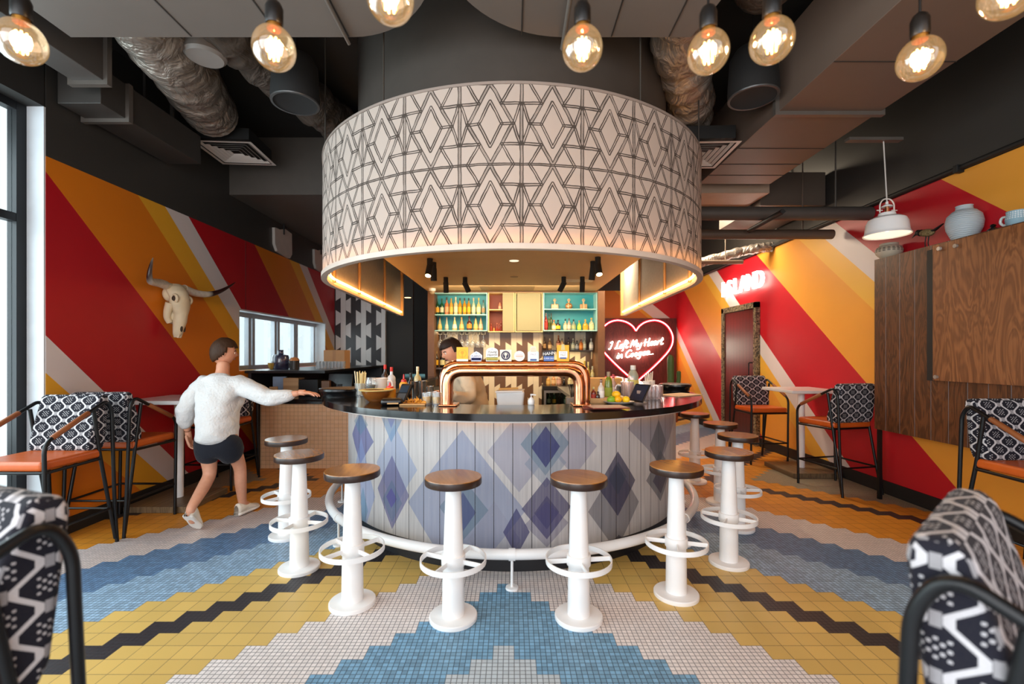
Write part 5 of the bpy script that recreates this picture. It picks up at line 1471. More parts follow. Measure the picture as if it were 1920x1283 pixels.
# ================================================================ lit letters over the door
ls = thing('letter_sign', 'white glowing letters mounted over the dark door on the right wall', 'sign', (XR, 7.5, 2.55))
LM = emit('white_letter_glow', '#fff3e2', 11.0)
for k, ch_ in enumerate('ISLAND'):
    me = text_mesh(ch_, .36, .02, bold=.004); me.materials.clear(); me.materials.append(LM); me.name = 'letter'
    oo = bpy.data.objects.new('letter', me); COL.objects.link(oo); oo.parent = ls
    oo.location = (-.06, .62 - k * .235, -.01); oo.rotation_euler = (PI / 2, 0, -PI / 2)
# ================================================================ kitchen pass on the left
CY = 5.68
pas = thing('service_counter', 'low service counter faced with peach tiles and topped in black, left of the bar', 'counter', (-2.5, CY + .3, 0))
o = (-2.5, CY + .3, 0)
g = G(o); g.box(-3.12, -1.75, CY, CY + .12, 0, .80); g.build('tiled_front', mat_smalltile('peach_tiles', '#e0b48a', '#7a5a44'), pas, loc=(0, 0, 0))
g = G(o); g.box(-3.14, -3.115, CY - .02, CY + .7, 0, .80); g.build('end_post', BLACK, pas, loc=(0, 0, 0))
g = G(o); g.box(-3.16, -1.72, CY - .04, CY + .7, .802, .862); g.build('worktop', STONE, pas, loc=(0, 0, 0), bevel=.004)
# raised black shelf under the small window
SHX = -2.45
psh = thing('pass_shelf', 'long black shelf under the small left window carrying jars and glasses', 'shelf', (-3.0, 7.4, 1.165))
o = (-3.0, 7.4, 1.165)
g = G(o); g.box(XL + .004, SHX, 6.0, 8.9, 1.165, 1.20); g.build('board', M('#141416', .3), psh, loc=(0, 0, 0))
g = G(o); g.box(XL + .02, XL + .06, 6.05, 8.85, .862, 1.165); g.box(SHX - .06, SHX - .02, 8.7, 8.85, .0, 1.165); g.build('support', M('#1c1d22', .5), psh, loc=(0, 0, 0))
kb = thing('kitchen_bench', 'dark kitchen bench with grey splashback under the pass shelf', 'bench', (-2.9, 7.4, 0))
o = (-2.9, 7.4, 0)
g = G(o); g.box(XL + .02, SHX, 6.55, 8.6, 0, .86); g.build('cabinet', M('#1a1a1c', .5), kb, loc=(0, 0, 0))
g = G(o); g.box(XL + .02, SHX, 8.62, 8.66, 0.0, 1.16); g.build('splashback', M('#3c4450', .4), kb, loc=(0, 0, 0))
ZS = 1.20
def on_shelf(x, y=None, Y=6.6): return Vector(((x - 960) / FPX * Y, Y, ZS))
# tall dark carafe, orange lidded tub
p = on_shelf(526, Y=6.55)
g = G(); g.lathe([(0, 0), (.105, 0), (.112, .01), (.112, .17), (.10, .20), (.045, .215), (.038, .225), (.038, .268), (.043, .275), (0, .275)], 28)
tag(g.build('jug_bottle', glass('#3f3f5e', .8, .12, .05, body=.55), loc=p), 'large smoky blue bottle with a short neck in front of the small left window', 'bottle')
p = on_shelf(552, Y=6.55)
tub = thing('lidded_tub', 'dark tub with an orange domed lid beside the smoky blue bottle', 'tub', p)
g = G(); g.lathe([(0, 0), (.065, 0), (.066, .12), (0, .12)], 24); g.build('body', M('#2a2522', .4), tub)
g = G(); g.lathe([(.068, .12), (.066, .135), (.045, .165), (0, .175)], 24); g.build('lid', M('#d08a50', .4), tub)
p = on_shelf(512, Y=6.5)
g = G(); g.lathe([(0, 0), (.04, 0), (.06, .03), (.07, .09), (.065, .09), (.055, .035), (0, .01)], 24)
tag(g.build('amber_bowl', M('#a8823a', .3), loc=p), 'small amber bowl left of the smoky blue bottle', 'bowl')
glass0 = None
n = 0
for r_ in range(2):
    for k in range(8):
        p = on_shelf(597 + k * 6.6 + r_ * 3, Y=6.75 + r_ * .16)
        if glass0 is None:
            g = G(); g.lathe([(0, .004), (.028, .004), (.030, 0), (.033, .02), (.037, .11), (.035, .11), (.031, .025), (0, .018)], 18)
            glass0 = tag(g.build('tumbler', glass('#f4f8fa', 1, .16, .05, edge=.6, body=.25), loc=p), 'clear upturned tumbler in the cluster on the black pass shelf', 'glass', 'clear tumblers clustered on the pass shelf')
        else: dup(glass0, p)
bxp = on_shelf(667, Y=6.9); bxp.z = ZS
kbx = thing('cardboard_box', 'plain brown cardboard box at the right end of the black pass shelf', 'box', (-2.33, 6.9, 1.20))
g = G(); g.box(-.155, .155, -.12, .12, 0, .275); g.build('carton', M('#c99a6c', .7, 0, .06), kbx, bevel=.004)
g = G(); g.box(-.022, .022, -.1215, .1215, .10, .2765); g.build('packing_tape', M('#b9895c', .35), kbx)
kbx.location = (-2.63, 6.9, 1.20)
# things on the service worktop
ZW = .862
def on_work(x, Y): return Vector(((x - 960) / FPX * Y, Y, ZW))
def simple_box(name, label, cat, p, w, d, h, m, rot=0.0, bevel=.006, group=None):
    g = G(); g.box(-w / 2, w / 2, -d / 2, d / 2, 0, h)
    return tag(g.build(name, m, loc=p, rot=rot, bevel=bevel), label, cat, group)
simple_box('wooden_crate', 'pale wooden crate standing on the black service worktop', 'crate', on_work(551, 6.1), .20, .18, .24, mat_walnut('pale_crate_wood', '#8a6a48', '#c9a67c', .05, 'Y'))
simple_box('blue_folder', 'pale blue upright folder on the service worktop', 'folder', on_work(525, 6.2), .18, .04, .25, M('#8fa8c4', .4))
simple_box('napkin_box', 'small tan napkin box on the service worktop', 'box', on_work(513, 5.95), .10, .08, .13, M('#b89468', .6), R(25))
tm = thing('till_screen', 'black till screen on a tilted stand at the end of the service worktop', 'till', on_work(636, 6.0))
Mx = Matrix.Rotation(R(-14), 4, 'X')
g = G(); g.box(-.16, .16, -.015, .015, .06, .30, Mx); g.build('screen', M('#0f1012', .15), tm, bevel=.006)
g = G(); g.box(-.09, .09, -.07, .10, 0, .02); g.box(-.03, .03, .01, .05, .02, .16); g.build('stand', BLACK, tm)
simple_box('machine_case', 'black square appliance on the service worktop behind the walking person', 'appliance', on_work(585, 6.15), .26, .25, .22, BLACK)
simple_box('wooden_knife_block', 'brown slanted knife block beside the till screen', 'knife block', on_work(612, 5.95), .10, .12, .21, M('#6a4a30', .5), R(10))

# ================================================================ things on the bar counter
ZC = 1.06
def onc(x, y): return atz(x, y, ZC)
for x, y, d, lab, mt in ((640, 744, .36, 'round black tray stand with a brown cork top at the left end of the bar', '#5a4630'), (1266, 737, .30, 'round black tray stand on a pale mat at the right end of the bar', '#161416')):
    Y = 3.95 if x < 960 else 4.5
    p = Vector(((x - 960) / FPX * Y, Y, ZC))
    t_ = thing('round_tray', lab, 'tray', p)
    g = G(); g.lathe([(0, 0), (d / 2 - .02, 0), (d / 2 - .015, .03), (d / 2, .045), (d / 2, .062), (d / 2 - .012, .066), (0, .058)], 40); g.build('tray', M('#121214', .22), t_)
    g = G(); g.lathe([(d / 2 - .016, .062), (d / 2 - .02, .066), (0, .066)], 40); g.build('top_mat', M(mt, .5), t_)
simple_box('beige_mat', 'pale beige bar mat under the right black tray stand', 'mat', Vector((1.46, 3.98, ZC)), .34, .22, .006, M('#cdb192', .7), R(35), .002)
# lower bench heights inside the bar
ZB = .90
def onb(x, Y): return Vector(((x - 960) / FPX * Y, Y, ZB))
def onC(x, Y): return Vector(((x - 960) / FPX * Y, Y, ZC))
# straws in a glass
st = thing('straw_glass', 'glass packed with pale paper straws at the left of the bar', 'straw holder', onC(676, 3.9))
g = G(); g.lathe([(0, .004), (.036, .004), (.04, 0), (.05, .11), (.047, .11), (.036, .012), (0, .010)], 22); g.build('glass', CLEAR, st)
for k in range(14):
    a = k * 2.4; r = .009 + .0022 * k
    b = Vector((r * .8 * math.cos(a), r * .8 * math.sin(a), .012)); tp = Vector((r * 1.35 * math.cos(a), r * 1.35 * math.sin(a), .20 + .012 * math.sin(k * 1.7)))
    g = G(); g.cyl(b, tp, .0042, seg=7); g.build('straw', M('#e8cf90', .6) if k % 3 else M('#efe2c0', .6), st)
# stemless glass of olives on a dark jar
og = thing('olive_glass', 'round wine glass holding dark olives beside the straw glass', 'glass', onC(696, 3.75))
g = G(); g.lathe([(.03, 0), (.028, .004), (.005, .01), (.004, .05), (.02, .06), (.045, .10), (.046, .13), (.035, .165)], 22); g.build('glass', CLEAR, og)
g = G()
for k in range(9): g.sphere((.022 * math.cos(k * 2.4), .022 * math.sin(k * 2.4), .085 + .006 * (k % 3)), .012, seg=8, rings=6)
g.build('olives', M('#3a3a1c', .3), og)['kind'] = 'stuff'
pit = thing('white_pitcher', 'white pitcher topped with orange juice behind the fruit bowl', 'pitcher', onC(712, 3.85))
g = G(); g.lathe([(0, 0), (.05, 0), (.058, .02), (.060, .11), (.066, .155), (.062, .155), (.055, .11), (.05, .02), (0, .015)], 26); g.build('body', M('#ebe4dc', .3), pit)
g = G(); g.lathe([(0, .140), (.060, .142)], 26); g.build('juice', M('#f0a52a', .3), pit)
g = G(); g.tube(smoothline([(.06, 0, .13), (.10, 0, .125), (.105, 0, .07), (.06, 0, .045)], 5), .007, 8); g.build('handle', M('#ebe4dc', .3), pit)
# wide bowl of fruit
bw = thing('fruit_bowl', 'brown glass fruit bowl with a straw rim at the left of the bar', 'bowl', onC(706, 3.42))
g = G(); g.lathe([(0, .0), (.05, 0), (.085, .03), (.105, .07), (.11, .085), (.104, .085), (.08, .035), (0, .012)], 30); g.build('bowl', glass('#a8642a', .7, .12, .05, body=.5), bw)
g = G(); g.lathe([(.100, .083), (.125, .086), (.128, .092), (.104, .094), (.098, .088)], 30); g.build('rim', M('#d8c07a', .7), bw)
for k in range(7):
    a = k * 2.39; r = .02 + .006 * k
    p = onC(706, 3.42) + Vector((r * math.cos(a), r * math.sin(a), .055 + .008 * (k % 3)))
    g = G(); g.sphere((0, 0, 0), .020, seg=12, rings=8)
    tag(g.build('cherry_tomato', M('#b8241c', .25), loc=p), 'small red fruit inside the brown bowl on the bar', 'fruit', 'red fruit in the brown bowl')
def squeeze(label, p, body, tip, h=.17, r=.032):
    root = thing('squeeze_bottle', label, 'bottle', p)
    g = G(); g.lathe([(0, 0), (r * .95, 0), (r, .008), (r, h * .62), (r * .7, h * .70), (r * .5, h * .72), (0, h * .72)], 20); g.build('body', M(body, .35), root)
    g = G(); g.lathe([(r * .62, h * .70), (r * .6, h * .78), (r * .22, h * .82), (r * .12, h), (0, h)], 16); g.build('nozzle', M(tip, .35), root)
squeeze('orange sauce bottle with a red tip, tilted row left of the card terminal', onC(731, 3.5), '#e8982a', '#d02a20', .14, .045)
squeeze('orange sauce bottle with a red tip, right of the card terminal', onC(757, 3.55), '#e8a03a', '#c8281e', .20, .034)
# card terminal
ct = thing('card_terminal', 'black card payment terminal leaning back on the bar counter', 'card reader', onC(748, 3.30), R(-18))
Mx = Matrix.Rotation(R(-38), 4, 'X')
g = G(); g.box(-.043, .043, -.002, .028, .01, .175, Mx); g.build('handset', M('#141518', .3), ct, bevel=.008)
g = G(); g.box(-.034, .034, -.0045, -.001, .095, .155, Mx); g.build('screen', M('#2a3440', .1), ct)
g = G(); g.box(-.032, .032, -.0048, -.001, .025, .085, Mx); g.build('keypad', M('#3a3c40', .5), ct)
g = G(); g.lathe([(0, 0), (.065, 0), (.065, .012), (.04, .02), (0, .022)], 24, T_=Matrix.Diagonal((1.0, .9, 1, 1))); g.build('cradle', BLACK, ct)
g = thing('receipt_printer', 'low rounded black receipt printer in front of the card terminal', 'printer', onC(735, 3.20), R(12))
r_ = g; g = G(); g.box(-.075, .075, -.05, .05, 0, .05); g.build('body', M('#101114', .22), r_, bevel=.022, bseg=4)
g = G(); g.box(-.03, .045, -.052, -.044, .012, .022); g.build('slot', M('#c9a06a', .4), r_)
# tall clear bottles and shakers
TB = [(783, 3.9, 'spirit', .032, .25, '#d8c890', '#d8d0b0', '#f0e2b4', 'tall pale yellow bottle with white cap at the left of the bar'),
      (734, 4.1, 'tall', .036, .24, '#e8e8ea', '#c8281e', '#e6e0e4', 'clear bottle with red pourer behind the sauce bottles'), (722, 4.2, 'wine', .034, .26, '#3a2018', '#c8281e', '#d8c8b0', 'dark bottle with red top near the white pitcher'),
      (770, 3.75, 'wine', .03, .20, '#281a14', '#15100e', '#5a3a2a', 'short dark bottle right of the red tipped sauce bottle')]
for x, Y, kind, r, h, c, cap, pl, lab in TB: bottle(lab, onC(x, Y) if Y < 3.3 else (onC(x, Y)), kind, r, h, c, cap, pl)
STEEL = M('#b9b5ae', .18, .95, .05)
def shaker(label, p, h=.15, r=.034):
    root = thing('cocktail_shaker', label, 'shaker', p, 0, 'steel cocktail tins on the left of the bar')
    g = G(); g.lathe([(0, 0), (r * .72, 0), (r * .74, .004), (r, h), (r * 1.03, h + .002), (r * .96, h), (r * .7, .01), (0, .008)], 24); g.build('tin', STEEL, root)
shaker('steel cocktail tin left of a pair beside the chips', onC(778, 3.45)); shaker('steel cocktail tin right of a pair beside the chips', onC(792, 3.42), .155)
shaker('small steel cocktail tin by the hand of the bartender', onC(806, 3.35), .12, .03)
pl_ = thing('snack_board', 'wooden board holding orange chips next to the card terminal', 'board', onC(776, 3.22))
g = G(); g.box(-.09, .09, -.055, .055, 0, .012); g.build('board', WOODLT, pl_, bevel=.004)
for k in range(16):
    a = k * 2.4; r = .012 + .0042 * k
    p = onC(776, 3.22) + Vector((r * math.cos(a) * 1.1, r * math.sin(a) * .62, .016 + .006 * (k % 4)))
    g = G(); Mx = Matrix.Rotation(a, 4, 'Z') @ Matrix.Rotation(R(20 + 25 * (k % 3)), 4, 'X')
    g.add([Mx @ Vector(q) for q in ((-.024, -.014, 0), (.024, -.014, .004), (0, .028, 0), (0, 0, .008))], [(0, 1, 3), (1, 2, 3), (2, 0, 3), (2, 1, 0)])
    tag(g.build('corn_chip', M('#dd9a34', .6), loc=p), 'orange corn chip on the wooden snack board', 'chip', 'corn chips on the snack board')
for k, (x, Y) in enumerate(((800, 3.24), (812, 3.30), (819, 3.22))):
    p = onC(x, Y)
    g = G(); g.lathe([(0, .004), (.026, .004), (.028, 0), (.034, .085), (.032, .085), (.026, .01), (0, .009)], 20); r_ = g.build('short_tumbler', CLEAR, loc=p)
    tag(r_, 'short tumbler of yellow drink left of the copper tower, %s' % ['nearest the chips', 'middle one', 'nearest the pipe'][k], 'glass', 'short yellow drinks')
    g = G(); g.lathe([(0, .011), (.026, .011), (.030, .055), (0, .055)], 18); g.build('drink', M('#e6b23a', .25), r_)
# blue metal plate in the distance
pt = thing('blue_plate_sign', 'small blue metal plate lettered like a number plate, far behind the left bottles', 'plate', at(778, 709, 7.5))
g = G(); g.box(-.165, .165, -.006, .006, -.065, .065); g.build('plate', M('#4f8fa8', .4), pt, bevel=.01)
text('NEW YORK', .055, M('#1d3c5a', .5), pt, (0, -.0075, .0), extr=.0005)
g = G(); g.box(-.18, .18, -.02, .02, at(778, 709, 7.5).z * -1 , -.068); g.build('stand', BLACKM, pt)
# ---- middle
ib = thing('ice_bucket', 'white plastic ice tub standing inside the bar below the tap badges', 'tub', Vector(((957 - 960) / FPX * 3.55, 3.55, ZB)))
g = G(); g.box(-.11, .11, -.09, .09, 0, .235)
for i, v in enumerate(g.v):
    if v.z < .1: g.v[i] = Vector((v.x * .78, v.y * .78, v.z))
g.build('tub', M('#e6e2df', .35), ib, bevel=.02, bseg=3)
g = G(); g.lathe([(.118, .225), (.128, .228), (.128, .238), (.112, .238)], 4, T_=Matrix.Rotation(PI / 4, 4, 'Z') @ Matrix.Diagonal((1.25, 1.0, 1, 1)), smooth=False); g.build('rim', M('#efebe8', .35), ib)
g = G(); g.cyl((-.09, .0, .245), (.06, .02, .25), .008, seg=8); g.build('scoop_handle', M('#d9a860', .4), ib)
# soap pump
sp = thing('soap_pump', 'small white soap pump bottle on the counter inside the tap arch', 'soap dispenser', onC(996, 3.24))
g = G(); g.lathe([(0, 0), (.020, 0), (.024, .006), (.024, .03), (.012, .046), (.009, .05), (0, .05)], 20); g.build('bottle', WHITE, sp)
g = G(); g.cyl((0, 0, .048), (0, 0, .066), .0035, seg=8); g.tube([(-.006, 0, .068), (.010, 0, .070), (.034, 0, .066)], [.007, .006, .004], 8); g.build('pump', WHITE, sp)
# ---- right side
for k, (x, Y, r, lab) in enumerate(((1138, 2.98, 8, 'red brown leather menu board on top of another, right of the copper tower'), (1126, 3.05, -6, 'red brown leather menu board under another, right of the copper tower'))):
    p = onC(x, Y); p.z = ZC + (.009 if k == 0 else 0)
    m_ = thing('menu_board', lab, 'menu', p, R(r))
    g = G(); g.box(-.12, .12, -.085, .085, 0, .008); g.build('cover', M('#7a3428', .45, 0, .15), m_, bevel=.003)
cd = thing('condiment_tray', 'pale wooden tray of small bottles behind the menu boards', 'tray', onC(1120, 3.40))
g = G(); g.box(-.10, .10, -.06, .06, 0, .010)
for s in (-1, 1): g.box(-.10, .10, s * .055 - .005, s * .055 + .005, .010, .034)
g.build('tray', WOODLT, cd)
for k, (x, Y, r, h, c, cap, pl, lab) in enumerate(((1102, 3.40, .022, .12, '#e8e8e4', '#b8b4ae', '#e6e2dc', 'little white bottle in the wooden condiment tray'), (1113, 3.42, .02, .10, '#8a2a1c', '#e8d890', '#c84a3a', 'little red bottle with cream cap in the condiment tray'),
    (1127, 3.40, .024, .16, '#e4e0da', '#7a4a34', '#f0ece6', 'tall white bottle with brown cap in the condiment tray'), (1121, 3.38, .015, .07, '#3a1a10', '#15100c', None, 'tiny dark bottle in the condiment tray'))):
    p = onC(x, Y); p.z = ZC + .011; bottle(lab, p, 'spirit', r, h, c, cap, pl)
bottle('tall green pickle bottle with a rounded stopper on the right of the bar', onC(1141, 3.52), 'jug', .030, .22, '#7a8a24', '#9a8468', '#8f9c2e')
bottle('pink bottle with red cap behind the green pickle bottle', onC(1150, 3.75), 'spirit', .026, .19, '#e0b8a8', '#d02a3a', '#f0d8c8')
fb = thing('citrus_tray', 'pale oval platter of lemons and limes right of the menus', 'platter', onC(1160, 3.28))
g = G(); g.lathe([(0, 0), (.07, 0), (.105, .014), (.112, .020), (.104, .020), (.07, .008), (0, .006)], 30, T_=Matrix.Diagonal((1.0, .75, 1, 1))); g.build('platter', M('#cfc3b8', .3), fb)
for k, (x, y, z, c, lab) in enumerate(((-.052, .0, .030, '#7fae2e', 'green lime at the left end of the citrus platter'), (-.005, -.01, .034, '#efb214', 'orange yellow lemon in the middle of the citrus platter'), (.05, -.012, .032, '#f0c81e', 'bright yellow lemon at the right end of the citrus platter'),
    (-.012, .025, .066, '#f2bc1c', 'lemon resting on top of the others on the citrus platter'), (-.03, .04, .030, '#a8bc2e', 'yellow green lime at the back of the citrus platter'), (.03, .04, .030, '#e6e0b0', 'pale lemon at the back of the citrus platter'))):
    p = onC(1160, 3.28) + Vector((x, y, z))
    g = G(); g.sphere((0, 0, 0), .027, (1.22, .95, .95), 16, 10, T_=Matrix.Rotation(k * .9, 4, 'Z')); tag(g.build('lemon' if k not in (0, 4) else 'lime', M(c, .4, 0, .08, 60.0), loc=p), lab, 'fruit', 'citrus on the platter')
tbt = thing('order_tablet', 'black tablet tilted on a stand at the right of the bar', 'tablet', onC(1190, 3.32), R(-62))
Mx = Matrix.Rotation(R(-32), 4, 'X')
g = G(); g.box(-.075, .075, -.005, .005, .012, .16, Mx); g.build('tablet', M('#121216', .15), tbt, bevel=.004)
g = G(); g.box(-.066, .066, -.0065, -.004, .022, .150, Mx); g.build('screen', M('#232a3c', .08), tbt)
g = G(); g.box(-.05, .05, -.03, .07, 0, .010); g.box(-.015, .015, .035, .050, .010, .09); g.build('stand', M('#a89890', .35, .3), tbt)
j0 = None
for k in range(12):
    r_, c_ = divmod(k, 6)
    p = onC(1194 + c_ * 7.6 + (r_ * 3), 3.62 + r_ * .085)
    if j0 is None:
        g = G(); g.lathe([(0, .004), (.026, .004), (.029, 0), (.033, .02), (.036, .105), (.034, .105), (.030, .022), (0, .016)], 18)
        j0 = tag(g.build('stacked_glass', glass('#fbeff0', 1, .16, .05, edge=.6, body=.22), loc=p), 'clear drinking glass in the double row at the right of the bar', 'glass', 'clear glasses in rows at the right of the bar')
    else: dup(j0, p)
pj = thing('glass_jug', 'clear glass jug with a looped handle behind the lemons', 'jug', onC(1176, 3.6))
g = G(); g.lathe([(0, .004), (.040, .004), (.045, 0), (.047, .10), (.052, .14), (.049, .14), (.043, .10), (.040, .012), (0, .01)], 24); g.build('jug', glass('#f6e8e4', 1, .16, .05, edge=.6, body=.2), pj)
g = G(); g.tube(smoothline([(-.046, 0, .115), (-.085, 0, .11), (-.088, 0, .05), (-.046, 0, .03)], 5), .006, 8); g.build('handle', glass('#f6e8e4', 1, .3, .05, edge=.8), pj)
wb = bottle('large clear water bottle with a yellow label standing by the heart sign', Vector(((1187 - 960) / FPX * 4.3, 4.3, ZC)), 'jug', .052, .25, '#cfd8c8', '#e8e4dc', '#d8c86a', body=.45)
wbx = simple_box('serving_stand', 'pale wooden stand behind the water bottle', 'stand', Vector((.93, 4.78, ZB)), .40, .16, .27, M('#d8a05a', .5))
mb = thing('steel_tub', 'open steel tub at the right inside the bar, behind the green bottle', 'tub', Vector((.98, 4.1, ZB)))
g = G(); g.lathe([(0, 0), (.10, 0), (.13, .235), (.135, .24), (.125, .235), (.095, .008), (0, .008)], 30); g.build('tub', STEEL, mb)
for k, (x, lab) in enumerate(((1213, 'white cup holding two pale straws at the right of the bar'), (1227, 'white cup holding straws, nearest the cactus'))):
    p = Vector(((x - 960) / FPX * 4.15, 4.15 + k * .1, ZC))
    c_ = thing('straw_cup', lab, 'cup', p, 0, 'white straw cups')
    g = G(); g.lathe([(0, 0), (.032, 0), (.036, .11), (.034, .112), (.030, .01), (0, .008)], 22); g.build('cup', M('#ece4de', .4), c_)
    for q in range(3):
        g = G(); g.cyl((.006 * q - .006, .005 * q, .012), (.020 * q - .018, .012 * q, .175 + .01 * q), .0045, seg=7); g.build('straw', M('#f4ecdc', .5), c_)
# big black bottle rack behind the taps on the bench
simple_box('cutlery_caddy', 'grey caddy of bar tools inside the right leg of the copper tower', 'caddy', Vector(((1073 - 960) / FPX * 3.75, 3.75, ZB)), .10, .10, .165, M('#9a8f84', .4, .3))
for k in range(4):
    p = Vector(((1070 - 960 + k * 2) / FPX * 3.75, 3.72 + .02 * k, ZB + .16))
    g = G(); g.tube([(0, 0, 0), (-.01 + .006 * k, 0, .07), (-.018 + .010 * k, 0, .11)], [.005, .004, .010], 7); tag(g.build('bar_tool', BLACK if k % 2 else STEEL, loc=p), 'bar tool handle rising from the grey caddy inside the tower', 'tool', 'bar tools in the grey caddy')
# ================================================================ people
def skinned(verts, edges, sub=2, root=0):
    "grows a smooth limb surface on a joint skeleton; verts = {name: (pos, rx, ry)}"
    names = list(verts); idx = {n: i for i, n in enumerate(names)}
    me = bpy.data.meshes.new('skeleton')
    me.from_pydata([tuple(verts[n][0]) for n in names], [(idx[a], idx[b]) for a, b in edges], [])
    ob = bpy.data.objects.new('skeleton', me); COL.objects.link(ob)
    ob.modifiers.new('skin', 'SKIN'); 
    sv = me.skin_vertices[0].data
    for n in names:
        sv[idx[n]].radius = (verts[n][1], verts[n][2] if len(verts[n]) > 2 else verts[n][1])
        sv[idx[n]].use_root = (idx[n] == root)
    s = ob.modifiers.new('sub', 'SUBSURF'); s.levels = sub; s.render_levels = sub
    bpy.context.view_layer.update()
    out = bpy.data.meshes.new_from_object(ob.evaluated_get(bpy.context.evaluated_depsgraph_get()))
    bpy.data.objects.remove(ob); bpy.data.meshes.remove(me)
    return out
def add_mesh(g, me, fn=None):
    vs = [v.co.copy() for v in me.vertices]
    if fn: vs = [fn(v) for v in vs]
    return g.add(vs, [tuple(p.vertices) for p in me.polygons], True)
def frame(fwd, pitch=0.0, roll=0.0):
    f = Vector(fwd).normalized(); up = Vector((0, 0, 1))
    x = f.cross(up).normalized(); y = f; z = x.cross(y)
    Mx = Matrix((x, y, z)).transposed().to_4x4()
    return Mx @ Matrix.Rotation(pitch, 4, 'X') @ Matrix.Rotation(roll, 4, 'Y')
def gs(p, c, s): return math.exp(-sum(((a - b) / q) ** 2 for a, b, q in zip(p, c, s)))
def head_fn(k):
    def fn(p):
        x, y, z = p.x / k, p.y / k, p.z / k           # unit sphere
        w = .66 * (1 - .26 * max(0, -z) ** 1.4); d = .84; h = 1.0
        if z < 0 and y > 0: d *= 1 - .06 * (-z)
        q = Vector((x * w, y * d, z * h))
        if y > 0:
            q.y += .20 * gs(q, (0, .82, -.12), (.09, .3, .14)) + .07 * gs(q, (0, .80, .06), (.07, .3, .16))   # nose
            q.y += .05 * gs(q, (0, .8, -.42), (.18, .3, .07)) + .07 * gs(q, (0, .7, -.80), (.2, .3, .16))    # lips, chin
            q.y -= .07 * (gs(q, (.25, .7, .06), (.12, .3, .09)) + gs(q, (-.25, .7, .06), (.12, .3, .09)))     # eye sockets
            q.y += .04 * gs(q, (0, .7, .22), (.36, .3, .07))                                                  # brow
        return q * k
    return fn
def head(g, c, Mx, k=.112):
    g.sphere(c, k, seg=40, rings=30, T_=Mx, fn=head_fn(k))
    for s in (-1, 1):
        g.sphere(Vector(c) + Mx @ Vector((s * .67 * k, -.05 * k, -.05 * k)), .030 * k / .112, (.32, .62, 1.0), 12, 8, T_=Mx)
    return g
def face(root, o, c, Mx, k, browcol):
    for s in (-1, 1):
        p = Vector(c) + Mx @ Vector((s * .25 * k, .72 * k, .055 * k))
        g = G(o); g.sphere(p, .0125 * k / .112, (1.15, .5, .7), 12, 8, T_=Mx); g.build('eye', M('#e8e2dc', .2), root, loc=(0, 0, 0))
        g = G(o); g.sphere(p + Mx @ Vector((0, .005, 0)), .006, (1, .5, 1), 10, 6, T_=Mx); g.build('iris', M('#241812', .15), root, loc=(0, 0, 0))
        g = G(o); a = Vector(c)
        g.tube([a + Mx @ Vector((s * .12 * k, .80 * k, .20 * k)), a + Mx @ Vector((s * .27 * k, .765 * k, .24 * k)), a + Mx @ Vector((s * .40 * k, .66 * k, .19 * k))], [.0045, .0045, .003], 6)
        g.build('eyebrow', M(browcol, .7), root, loc=(0, 0, 0))
    g = G(o); a = Vector(c)
    g.tube([a + Mx @ Vector((x * k, y * k, -.425 * k)) for x, y in ((-.16, .765), (0, .80), (.16, .765))], [.003, .0075, .003], 8); g.build('mouth', M('#a35a50', .4), root, loc=(0, 0, 0))
def hair(root, o, c, Mx, k, col, long_=0.0, quiff=0.0):
    g = G(); 
    t = G(); t.sphere((0, 0, 0), k, seg=40, rings=30)
    fn = head_fn(k); keep = []
    for f in t.f:
        q = sum((t.v[i] for i in f), Vector()) / len(f) / k
        hl = .48 - .75 * max(0, -q.y + .15) - long_
        if q.y < .30 - .2 * abs(q.x): hl = min(hl, -.10 + .9 * q.y - long_)
        hl += .10 * mnoise.noise(q * 6.0)
        if q.z > hl: keep.append(f)
    vs = []
    for v in t.v:
        q = fn(v); n = q.normalized(); u = v / k
        th = 1.05 + .06 * max(0, u.z) + .035 * mnoise.noise(Vector((u.x * 5, u.y * 5, u.z * 3))) + quiff * max(0, u.y) * max(0, u.z) + .012 * math.sin(u.x * 31 + u.z * 9)
        vs.append(Vector(c) + Mx @ (q * th))
    g = G(o); g.add(vs, keep, True)
    ob = g.build('hair', hairmat(col), root, loc=(0, 0, 0))
    md = ob.modifiers.new('thickness', 'SOLIDIFY'); md.thickness = .010; md.offset = 1
    return ob
def hairmat(c):
    t = T('hair'); X, Y, Z = t.sep(t.co('Object'))
    f = t.noise(t.comb(t.m('MULTIPLY', X, 120.0), t.m('MULTIPLY', Y, 120.0), t.m('MULTIPLY', Z, 14.0)), 1.0, 3.0)
    t.set(base=t.mix(f, tuple(x * .45 for x in lin(c)), tuple(min(1, x * 1.5) for x in lin(c))), rough=.6, spec=.25)
    t.bump(f, .6, .004)
    return t.mat
